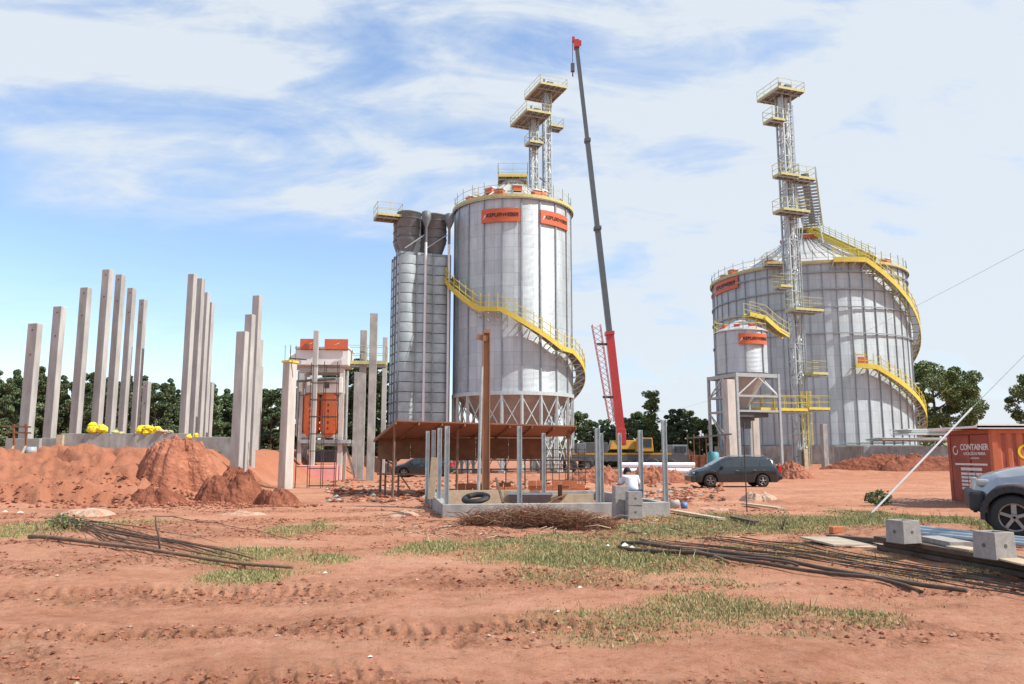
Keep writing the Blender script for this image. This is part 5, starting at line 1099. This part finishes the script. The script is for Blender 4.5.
def sheets():
    rr = random.Random(2); lbs = ['white corrugated sheet bundle lying on the broad silo base, lowest', 'white corrugated sheets fanned out on the broad silo base', 'stack of pale roof sheets at the right foot of the broad silo', 'thin white sheet slid forward from the stacks by the broad silo']
    for k, (px0, px1, py, Y, th, w) in enumerate(((872, 948, 441, 66, .28, 3.0), (850, 900, 443.5, 67, .1, 2.5), (900, 952, 434.5, 68, .5, 3.2), (928, 985, 431, 67, .15, 2.6))):
        a, b = P(px0, py, Y), P(px1, py, Y); m = MB(); n = 5
        for i in range(n): m.box(((a.x+b.x)/2+rr.uniform(-.3, .3), Y+rr.uniform(-.2, .2), a.z+i*th/n), (b.x-a.x, w, th/n*.7), M_galL if i % 2 else M_white, rz=rr.uniform(-.05, .05))
        tag(m.build('sheet_stack', None), lbs[k], 'metal sheets', 'sheet stacks by the broad silo')
    t = thing('loading_slab', 'raised concrete slab edge right of the broad silo carrying sheet stacks', 'concrete slab', (0, 0, 0)); a, b = P(858, 448, 66), P(1010, 448, 66); m = MB(); m.box(((a.x+b.x)/2, 68, a.z-1.0), (b.x-a.x, 6, 2.3), M_concD); m.build('slab', t, bevel=.03)
sheets()
# timber stack with blocks, blue pipes, boards
def timber():
    A, B = gp(887, 550), gp(1080, 589); d = (B-A); L = d.length; rz = math.atan2(d.y, d.x); z0 = gh(A.x, A.y); n = Vector((-math.sin(rz), math.cos(rz), 0)); lb = ['bottom', 'middle', 'top']
    for k in range(3):
        m = MB(); m.box((L/2, 0, 0), (L+[.1, -.1, .15][k], .30+.03*k, .07), M_woodD); o = m.build('timber_beam', None, (A.x+n.x*.15*(k % 2)*.4, A.y, z0+.04+k*.073), rz+R_([0, .6, -.4, .2][k]), .006); tag(o, lb[k]+' dark timber of the long stack carrying the concrete blocks', 'timber', 'dark timber stack')
    zt = z0+.04+3*.073-.036
    def on(px, py, off=.12):
        u, w = ray(px, py); Y = (zt-EYE)/w; return Vector((u*Y, Y, zt))
    q = on(905.5, 543); cblock('smaller looking concrete block on the left end of the timber stack', (q.x, q.y+.05, zt), R_(20), .35, .35, .34)
    q = on(999, 559); cblock('nearer concrete block on the right end of the timber stack', (q.x, q.y+.08, zt), R_(17), .35, .35, .34)
    for k, (px0, py0, px1, py1, hh, w, lbl) in enumerate(((917, 539, 932, 541.5, .02, .28, 'pale plank between the left block and the slab on the timber stack'), (932, 541, 966, 548, .07, .34, 'square grey paving slab on the timber stack between the blocks'), (958, 548, 982, 552, .02, .26, 'pale plank just left of the nearer block'), (1010, 560, 1040, 567, .02, .30, 'pale plank right of the nearer block on the timber stack'))):
        a, b = on(px0, py0), on(px1, py1); m = MB(); m.beam(a+Vector((0, .1, hh/2+.002)), b+Vector((0, .1, hh/2+.002)), w, hh, M_block if k == 1 else M_woodP); tag(m.build('paving_slab' if k == 1 else 'plank', None), lbl, 'slab' if k == 1 else 'plank')
    for k in range(3):
        a, b = gp(918, 541-3*k), gp(1040, 554-3*k); m = MB(); m.tube(a+Vector((0, .25, .12+.0*k)), b+Vector((0, .25, .10)), .038, M_pvc, 10); tag(m.build('plastic_pipe', None), ['near', 'middle', 'far'][k]+' blue grey plastic pipe lying behind the timber stack', 'pipe', 'blue grey pipes behind the timber')
    a = gp(845, 546); m = MB(); m.box((0, 0, .08), (1.15, .95, .03), M_plyg, rz=.25, ry=.03, rx=.04); tag(m.build('plywood_sheet', None, a), 'pale plywood sheet lying in the grass left of the timber stack', 'plywood')
    a = gp(868, 549); m = MB(); m.box((0, 0, .04), (.5, .25, .03), M_woodP, rz=-.3, rx=.1); tag(m.build('board', None, a), 'small pale board in front of the plywood sheet', 'board')
    a, b = gp(830, 541), gp(887, 546); m = MB(); m.beam(a+Vector((0, 0, .08)), b+Vector((0, 0, .08)), .16, .07, M_woodD); tag(m.build('plank', None), 'dark weathered plank along the rear edge of the plywood sheet', 'plank')
    a = gp(837, 533); m = MB(); m.box((0, 0, .06), (.28, .13, .13), M_brick, rz=.3); tag(m.build('clay_brick', None, a, bevel=.01), 'single reddish brick standing in the grass behind the plywood sheet', 'brick')
    for (p0, p1, mt, w, lbl) in (((672, 513), (722, 522), M_woodP, .2, 'pale plank lying from the right foundation corner into the grass'), ((745, 506), (782, 511), M_woodP, .22, 'pale plank lying in the grass below the dark wagon'), ((733, 520), (756, 525), M_woodD, .15, 'short dark plank in the grass right of the pale plank')):
        a, b = gp(*p0), gp(*p1); m = MB(); m.beam(a+Vector((0, 0, .07)), b+Vector((0, 0, .07)), w, .05, mt); tag(m.build('plank', None), lbl, 'plank')
    t = thing('wire_mesh_panel', 'rolled out wire mesh panel on the ground left of the red container', 'wire mesh', (0, 0, 0)); m = MB(); a, b = G(893, 506), G(985, 506)
    for k in range(19): x = a.x+(b.x-a.x)*k/18; m.tube((x, a.y-.4, .06), (x+.15, a.y+2.4, .1+.03*math.sin(k)), .006, M_rim, 4)
    m.build('long_wire', t); m = MB()
    for k in range(7): m.tube((a.x, a.y-.4+k*.45, .07), (b.x, a.y-.4+k*.45, .09), .006, M_rim, 4)
    m.build('cross_wire', t)
timber()
def sag(a, b, n, amp, seed, up=.03):
    rr = random.Random(seed); pts = []; ph = rr.uniform(0, 6)
    for k in range(n+1):
        q = k/n; p = a.lerp(b, q); x, y = p.x, p.y+amp*math.sin(q*math.pi*1.3+ph)*.5; pts.append(Vector((x, y, gh(x, y)+up)))
    for _ in range(2): 
        for i in range(1, n): pts[i].z = max(pts[i].z, (pts[i-1].z+pts[i+1].z)/2)
    return pts
lg = 'long dark poles lying across the right foreground'
for k, (p0, p1, r, mt, sd, lb) in enumerate((((622, 546), (966, 597), .034, M_woodD, 2, 'longest dark wooden pole in the right foreground, ending furthest right'), ((628, 553), (921, 591), .030, M_woodD, 3, 'second dark pole just below the longest one'), ((618, 549), (800, 571), .024, M_woodD, 5, 'thin dark pole lying over the left end of the pair'), ((640, 541), (730, 566), .028, M_wood, 6, 'short bent brown branch crossing the left end of the dark poles'))):
    m = MB(); m.path(sag(gp(*p0), gp(*p1), 24, .12, sd, r+.02), r, mt, 8, r*.8); tag(m.build('wooden_pole', None), lb, 'pole', lg)
for k, (p0, p1, r, mt, sd, lb) in enumerate((((20, 542), (296, 568), .05, M_wood, 8, 'longest brown pole in the left foreground, ending at the grass patch'), ((55, 519), (250, 563), .035, M_wood, 9, 'upper brown stick of the left bundle, starting by the sandy heap'), ((70, 524), (215, 560), .03, M_woodD, 10, 'middle dark stick of the left bundle'), ((80, 530), (235, 564), .028, M_branch, 12, 'lower pale brown stick of the left bundle'), ((60, 526), (160, 549), .022, M_wood, 13, 'short thin stick in the left bundle'), ((150, 518), (295, 538), .012, M_woodD, 14, 'thin dark cable running right from the left bundle across the soil'))):
    m = MB(); m.path(sag(gp(*p0), gp(*p1), 22, .55, sd, r*.8+.02), r*.8, mt, 8, r*.45); tag(m.build('wooden_pole', None), lb, 'pole', 'sticks and poles in the left foreground')
rq = random.Random(77); m = MB()
for k in range(15):
    m.path(sag(gp(58+rq.uniform(-10, 16), 519+rq.uniform(-2, 9)), gp(rq.uniform(130, 255), rq.uniform(545, 564)), 12, .3, 100+k, .03+rq.uniform(0, .05)), rq.uniform(.006, .014), rq.choice([M_branch, M_wood, M_woodD]), 5, .004)
for k in range(40):
    c = gp(rq.uniform(30, 75), rq.uniform(516, 548)); an = rq.uniform(0, 6.28); l = rq.uniform(.1, .35); m.path([c, c+Vector((math.cos(an)*l*.5, math.sin(an)*l*.5, rq.uniform(.03, .12))), c+Vector((math.cos(an)*l, math.sin(an)*l, rq.uniform(0, .2)))], .007, M_woodD, 4, .003)
tag(m.build('twig_bundle', None), 'mass of thin twigs tangled with the left stick bundle', 'twigs', kind='stuff')
a = gp(160, 548); m = MB(); m.path([(0, 0, -.05), (-.03, 0, .18), (-.1, .02, .36), (-.12, .03, .52)], .02, M_woodD, 7, .012); tag(m.build('stick', None, a), 'bent stick standing upright behind the left pole bundle', 'stick')
# rebar bundle: each bar a thing
rr = random.Random(11); A, B = gp(700, 540), gp(1100, 602)
for k in range(13):
    o1, o2 = rr.uniform(-.3, .3), rr.uniform(-.45, .75); a = A+Vector((rr.uniform(-1.2, 1.2), o1, 0)); b = B+Vector((rr.uniform(-.6, .6), o2+.1, 0)); m = MB(); m.path(sag(a, b, 26, .25, 40+k, .025+.009*(k % 3)), .0075, M_rebar, 5)
    tag(m.build('rebar_rod', None), 'long thin rusty rebar rod in the loose bundle across the right foreground', 'rebar', 'rebar rods bundled in the right foreground')
# ------------------------------------------------------------------ brush pile and loose stuff
def brush():
    rr = random.Random(21); m = MB(); a, b = G(462, 524), G(612, 529)
    for k in range(3000):
        q = rr.uniform(0, 1) if rr.random() < .7 else min(1, max(0, rr.gauss(.6, .15))); c = a.lerp(b, q); hh = .34*math.sin(math.pi*min(1, max(0, q)))**.5+.05; s = Vector((c.x+rr.uniform(-.1, .1), c.y-.15+rr.uniform(-.45, .2), rr.uniform(0, hh)))
        an = rr.uniform(0, 6.28); l = rr.uniform(.1, .35); d = Vector((math.cos(an)*l, math.sin(an)*l*.5, rr.uniform(-.1, .16))); mid = s+d*.5+Vector((0, 0, rr.uniform(-.02, .05)))
        m.path([s, mid, s+d], .006, M_branch if rr.random() < .6 else M_rust, 3, .003)
    for k in range(110):
        c = a.lerp(b, rr.uniform(.02, .98)); sx = Vector((c.x, c.y-rr.uniform(.0, .6), rr.uniform(.02, .3))); an = rr.uniform(-.6, .6)+(math.pi if k % 2 else 0); l = rr.uniform(.3, .8); d = Vector((math.cos(an)*l, math.sin(an)*l*.5-.1, rr.uniform(-.12, .18)))
        m.path([sx, sx+d*.5+Vector((0, 0, rr.uniform(0, .08))), sx+d], rr.uniform(.007, .014), rr.choice([M_branch, M_wood, M_woodP]), 5, .004)
    tag(m.build('brush_pile', None), 'tangled brown heap of dry twigs along the near foundation beam', 'brush pile', kind='stuff')
    m = MB()
    for k in range(500):
        px, py = rr.uniform(380, 760), rr.uniform(500, 540)
        if 470 < px < 610 and py < 520: continue
        c = gp(px, py) if k % 3 == 0 else G(px, py, .01); an = rr.uniform(0, 3.14); l = rr.uniform(.05, .3); m.path([c+Vector((0, 0, .02)), c+Vector((math.cos(an)*l, math.sin(an)*l, .02+rr.uniform(0, .05)))], rr.uniform(.004, .012), rr.choice([M_branch, M_wood, M_woodP, M_woodD]), 4)
    tag(m.build('twig_litter', None), 'scattered twigs and wood scraps around the foundation', 'twigs', kind='stuff')
    # clods, pebbles
    V = []; Fc = []; mats = [[], []]; mb = MB()
    ico = [(0, 0, 1), (.9, 0, .1), (.2, .85, 0), (-.75, .5, .1), (-.7, -.55, 0), (.3, -.9, .1), (0, 0, -.6)]; icf = [(0, 1, 2), (0, 2, 3), (0, 3, 4), (0, 4, 5), (0, 5, 1), (6, 2, 1), (6, 3, 2), (6, 4, 3), (6, 5, 4), (6, 1, 5)]
    n = 26000; d = rng.uniform(0, 1, n)**1.3*24+2.6; an = rng.uniform(-.62, .62, n); xx = d*np.sin(an); yy = d*np.cos(an); zz = ground_z(xx, yy); keep = churn(xx, yy)*1.1+rng.uniform(-.3, .15, n) > .28
    for i in range(n):
        if not keep[i]: continue
        r = rng.uniform(.005, .020)*(1+d[i]*.05); r *= 1.6 if rng.random() < .05 else 1; mt = M_dirt if rng.random() < .55 else (M_dirtD if rng.random() < .93 else M_sand)
        mb.add([(xx[i]+a*r*rng.uniform(.7, 1.4), yy[i]+b*r*rng.uniform(.7, 1.3), zz[i]+r*.15+c*r*.6) for a, b, c in ico], icf, mt)
    for (cx, cy, rx, ry, k_) in ((-12.9, 28.6, 2.6, 1.0, 260), (-9.6, 26.2, 2.0, 1.2, 300), (-7.5, 24.8, 1.3, .9, 200), (-11.5, 25.0, 2.2, .9, 240), (-16, 25.0, 3.5, 1.2, 320)):
        for i in range(k_):
            gx, gy = cx+rng.normal()*rx*.6, cy+rng.normal()*ry*.5; g_ = gh(gx, gy); rr_ = rng.uniform(.03, .10); mb.add([(gx+a*rr_, gy+b*rr_*rng.uniform(.7, 1.3), g_+rr_*.2+c*rr_*.7) for a, b, c in ico], icf, M_dirtD if i % 2 else M_dirt)
    tag(mb.build('soil_clods', None), 'scattered small clods and pebbles over the red soil', 'clods', kind='stuff')
    mb = MB(); n = 2600; yy = rng.uniform(26.5, 48, n); pxs = rng.uniform(330, 720, n); xx = (pxs-512)/784*yy; zz = ground_z(xx, yy); kp = vn(xx*.6, yy*.35, 333)+rng.uniform(-.2, .2, n) > .5
    for i in range(n):
        if kp[i]:
            r = rng.uniform(.04, .15); mt = [M_dirtD, M_dirt, M_brick, M_concD, M_woodD, M_sand][int(rng.choice(6, p=[.34, .28, .12, .1, .08, .08]))]
            mb.add([(xx[i]+a*r*rng.uniform(.7, 1.5), yy[i]+b*r*rng.uniform(.7, 1.3), zz[i]+r*.15+c*r*.6) for a, b, c in ico], icf, mt)
    tag(mb.build('rubble_bits', None), 'loose lumps and broken bits strewn over the work yard behind the foundation', 'rubble', kind='stuff')
    m = MB()
    for px, py, s in ((600, 553, .06), (580, 590, .05), (625, 548, .12), (632, 550, .09), (608, 548, .08), (575, 522, .1), (558, 614, .03), (493, 513, .05), (20, 514, .12), (5, 513, .1), (325, 575, .05), (370, 660, .03)):
        c = gp(px, py); m.add([(c.x+s*a, c.y+s*b*.7, c.z+.02+s*e) for a, b, e in ((-.6, -.5, .1), (.5, -.6, .25), (.7, .4, .1), (-.3, .7, .35), (0, 0, .6))], [(0, 1, 4), (1, 2, 4), (2, 3, 4), (3, 0, 4)], M_white)
    tag(m.build('litter_scraps', None), 'small white scraps of plastic and plaster on the ground', 'litter', kind='stuff')
brush()
def grass():
    def scatter(n, lab, mat, name, hmin, hmax, thr, y1, seed, dry=False):
        g = np.random.default_rng(seed); d = 3+(g.uniform(0, 1, n)**.9)*y1; an = g.uniform(-.66, .66, n); x = d*np.sin(an); y = d*np.cos(an); mk_ = grass_mask(x, y)
        ok = g.uniform(0, 1, n) < (mk_**1.2*1.1*np.clip(.3+1.6*vn(x*3.5, y*3.5, 401), 0, 1) if not dry else np.clip(mk_*.8+.02, 0, 1)); ok &= mk_ > thr; x, y, d = x[ok], y[ok], d[ok]; z = ground_z(x, y); k = len(x)
        h = g.uniform(hmin, hmax, k)*(.6+.6*grass_mask(x, y)); a = g.uniform(0, 2*np.pi, k); w = g.uniform(.004, .008, k)*(1+d*.05); lx, ly = g.uniform(-.6, .6, k)*h, g.uniform(-.6, .6, k)*h
        V = np.empty((k, 3, 3)); V[:, 0] = np.stack([x-np.cos(a)*w, y-np.sin(a)*w, z-.005], -1); V[:, 1] = np.stack([x+np.cos(a)*w, y+np.sin(a)*w, z-.005], -1); V[:, 2] = np.stack([x+lx, y+ly, z+h], -1)
        me = bpy.data.meshes.new(name); me.vertices.add(3*k); me.vertices.foreach_set('co', V.ravel()); me.loops.add(3*k); me.loops.foreach_set('vertex_index', np.arange(3*k, dtype=np.int32)); me.polygons.add(k); me.polygons.foreach_set('loop_start', np.arange(0, 3*k, 3, dtype=np.int32)); me.update(calc_edges=True)
        me.materials.append(mat); o = bpy.data.objects.new(name, me); COL.objects.link(o); tag(o, lab, 'grass', kind='stuff')
    scatter(720000, 'short green grass growing in patches on the red soil', M_grass, 'grass', .015, .05, .10, 27, 1)
    scatter(520000, 'dry straw coloured grass mixed into the patches', M_grassdry, 'dry_grass', .012, .045, .02, 27, 2, True)
    scatter(14000, 'sparse taller weed stalks standing in the grass patches', M_grass, 'weed_stalks', .08, .2, .2, 24, 3)
grass()
# ------------------------------------------------------------------ trees
def crown_mesh(rad, hgt, z0, nl, leaf, mat, seed, shape='round', nb=14):
    g = np.random.default_rng(seed); cl = []
    if nl > 3000: nl = int(nl*1.7); leaf *= .72
    for k in range(nb*4):
        a = g.uniform(0, 6.28); q = g.uniform(0, 1)
        if shape == 'pine': rr_ = rad*(1-q)**.8*g.uniform(.1, 1); s = rad*(.14+.22*(1-q))
        elif shape == 'column': rr_ = rad*g.uniform(0, .6); s = rad*.5
        else: rr_ = rad*math.sqrt(max(0, 1-(2*q-1)**2))*g.uniform(.3, 1.0); s = rad*g.uniform(.12, .27)
        cl.append((rr_*math.cos(a), rr_*math.sin(a), z0+q*hgt, s))
    cl = np.array(cl); idx = g.integers(0, len(cl), nl); c = cl[idx]; dv = g.normal(size=(nl, 3)); dv /= np.linalg.norm(dv, axis=1)[:, None]; rr_ = g.uniform(.35, 1, nl)**.5
    p = c[:, :3]+dv*(c[:, 3]*rr_)[:, None]*np.array([1, 1, .75]); u = g.normal(size=(nl, 3)); u /= np.linalg.norm(u, axis=1)[:, None]; w = np.cross(u, g.normal(size=(nl, 3))); w /= np.linalg.norm(w, axis=1)[:, None]; s = (leaf*g.uniform(.6, 1.3, nl))[:, None]
    V = np.stack([p-u*s*.5, p+w*s*.28, p+u*s*.5, p-w*s*.28], 1).reshape(-1, 3); me = bpy.data.meshes.new('crown'); me.vertices.add(4*nl); me.vertices.foreach_set('co', V.ravel()); me.loops.add(4*nl)
    me.loops.foreach_set('vertex_index', np.arange(4*nl, dtype=np.int32)); me.polygons.add(nl); me.polygons.foreach_set('loop_start', np.arange(0, 4*nl, 4, dtype=np.int32)); me.update(calc_edges=True); me.materials.append(mat); return me
def tree_src(name, rad, hgt, z0, nl, leaf, mat, seed, shape, tr=.16):
    t = thing(name, 'x', 'tree'); m = MB(); rr = random.Random(seed); top = z0+hgt*.75
    m.path([(0, 0, -.3), (rr.uniform(-.1, .1), 0, top*.4), (rr.uniform(-.3, .3), rr.uniform(-.2, .2), top)], tr, M_bark, 8, tr*.25)
    for k in range(9):
        a = rr.uniform(0, 6.28); zz = z0*.7+(top-z0*.7)*k/9; l = rad*.75*(1-k/14); m.path([(0, 0, zz), (l*.5*math.cos(a), l*.5*math.sin(a), zz+l*.25), (l*math.cos(a), l*math.sin(a), zz+l*.6)], tr*.4, M_bark, 6, tr*.08)
    m.build('trunk', t); link_mesh('crown', crown_mesh(rad, hgt, z0, nl, leaf, mat, seed, shape), t); return t
protos = [tree_src('eucalyptus_tree', 2.5, 9.6, .9, 8200, .42, M_leafD, 1, 'pine'), tree_src('eucalyptus_tree', 2.9, 9.0, .6, 9000, .44, M_leafD, 2, 'round'), tree_src('eucalyptus_tree', 2.3, 9.9, .9, 7600, .42, M_leafD, 3, 'pine'), tree_src('leafy_tree', 2.8, 6.4, 1.0, 6000, .42, M_leafM, 4, 'round')]
ORD = 'one two three four five six seven eight nine ten eleven twelve thirteen fourteen fifteen sixteen seventeen eighteen nineteen twenty twenty-one twenty-two twenty-three twenty-four twenty-five twenty-six twenty-seven twenty-eight twenty-nine thirty'.split()
usedp = [False]*4; rr = random.Random(8)
def plant(k, x, y, sc, lb, gr, z=None):
    src = protos[k]; o = src if not usedp[k] else copy_tree(src); usedp[k] = True; o.location = (x, y, (gz(x, y) if z is None else z)-.1); o.rotation_euler = (0, 0, rr.uniform(0, 6.28)); o.scale = (sc*rr.uniform(.9, 1.15), sc*rr.uniform(.9, 1.15), sc); o['label'] = lb; o['group'] = gr
G1 = 'dark trees of the plantation beyond the columns'
for row, (Y, n) in enumerate(((96, 26), (104, 26))):
    for k in range(n):
        px = -45+345*(k+.5*row)/n+rr.uniform(-4, 4); x = ray(px, 440)[0]*Y; big = 372 if px < 90 else (380 if px < 200 else 388); h = zat(big+rr.uniform(-10, 9), Y)-gz(x, Y)
        plant(rr.choice([0, 1, 2]), x, Y+rr.uniform(-3, 3), h/10.8, 'dark green tree, number '+ORD[k]+' from the left in the '+('front' if row == 0 else 'rear')+' row beyond the columns', G1)
G2 = 'trees between the orange machine and the dryer'
G2L = ['second', 'third', 'fourth', 'fifth', 'sixth', 'leftmost', 'rightmost']
for i_, (px, pt, k) in enumerate(((340, 370, 1), (349, 357, 1), (362, 370, 2), (374, 364, 1), (386, 358, 1), (300, 384, 1), (394, 368, 1))): x = ray(px, 440)[0]*84; plant(k, x, 84+rr.uniform(-2, 3), (zat(pt, 84))/10.6, G2L[i_]+' of the seven dark trees behind the orange machine and dryer', G2)
G3 = 'trees behind the crane'
G3S = sorted(((582, 412, 3), (592, 420, 1), (605, 418, 1), (628, 417, 1), (637, 414, 3), (676, 412, 1), (688, 414, 3), (703, 424, 3), (716, 428, 3), (663, 436, 3), (617, 424, 0), (586, 425, 1), (599, 428, 1), (611, 427, 1), (622, 425, 1), (643, 425, 1), (655, 432, 1), (682, 424, 1), (695, 430, 1), (710, 436, 1)))
for i_, (px, pt, k) in enumerate(G3S):
    Y = 104-(i_ % 3)*3; x = ray(px, 440)[0]*Y; plant(k, x, Y, zat(pt, Y)/(7.6 if k == 3 else 9.8), 'bushy green tree, number '+ORD[i_]+' from the left in the group behind the crane', G3)
tv = tree_src('vine_tree', 1.25, 8.4, 1.6, 4200, .4, M_leafM, 6, 'column'); x = ray(651, 440)[0]*98; tv.location = (x, 98, 0); tv['label'] = 'slim vine covered tree rising above the others right of the crane'; tv.scale = (1.05, 1.05, zat(391, 98)/10.2)
bt = tree_src('spreading_tree', 6.3, 9.2, 3.6, 17000, .5, M_leafM, 7, 'round', .4); x = ray(938, 440)[0]*106; bt.location = (x, 106, .3); bt['label'] = 'large spreading green tree right of the broad silo'; bt.scale = (1, 1, 1.03)
et = tree_src('broad_tree', 4.2, 8, 3, 9000, .45, M_leafM, 9, 'round', .3); x = ray(1046, 440)[0]*96; et.location = (x, 96, .3); et['label'] = 'tree whose crown just enters the right edge of the frame'
def far_woods():
    g = np.random.default_rng(5); n = 26000; x = g.uniform(-420, 420, n); y = 230+g.uniform(0, 25, n)+.0*x; top = 4.2+2.2*vn(x*.06, x*0, 300)+1.5*vn(x*.25, x*0, 301); z = g.uniform(0, 1, n)**.7*top; s = g.uniform(.5, 1.2, n)[:, None]
    p = np.stack([x, y, z], -1); u = g.normal(size=(n, 3)); u /= np.linalg.norm(u, axis=1)[:, None]; w = np.cross(u, g.normal(size=(n, 3))); w /= np.linalg.norm(w, axis=1)[:, None]; V = np.stack([p-u*s, p+w*s*.6, p+u*s, p-w*s*.6], 1).reshape(-1, 3)
    me = bpy.data.meshes.new('far_woods'); me.vertices.add(4*n); me.vertices.foreach_set('co', V.ravel()); me.loops.add(4*n); me.loops.foreach_set('vertex_index', np.arange(4*n, dtype=np.int32)); me.polygons.add(n); me.polygons.foreach_set('loop_start', np.arange(0, 4*n, 4, dtype=np.int32)); me.update(calc_edges=True); me.materials.append(M_leafM)
    o = bpy.data.objects.new('far_woods', me); COL.objects.link(o); tag(o, 'low distant woods along the horizon', 'woods', kind='stuff')
far_woods()
def bush(label, px, py, r, h, n, seed, mat=None, leaf=.09):
    c = gp(px, py); t = thing('bush', label, 'bush', c); m = MB(); rb = random.Random(seed)
    for k in range(6): a = rb.uniform(0, 6.28); m.path([(0, 0, -.05), (r*.3*math.cos(a), r*.3*math.sin(a), h*.5), (r*.7*math.cos(a), r*.7*math.sin(a), h*.9)], .012, M_bark, 5, .004)
    m.build('stem', t); link_mesh('foliage', crown_mesh(r, h, .03, n, leaf, mat or M_leafM, seed, 'round'), t)
bush('small dense green bush at the left end of the wire mesh', 880, 506, .42, .42, 900, 3)
bush('sparse dark weed in the grass right of the steel rod', 782, 531, .32, .42, 90, 4, M_leafD, .05)
bush('low weeds around the start of the stick bundle at left', 65, 527, .5, .2, 300, 5, M_leafM, .06)
print('objects', len(bpy.data.objects))
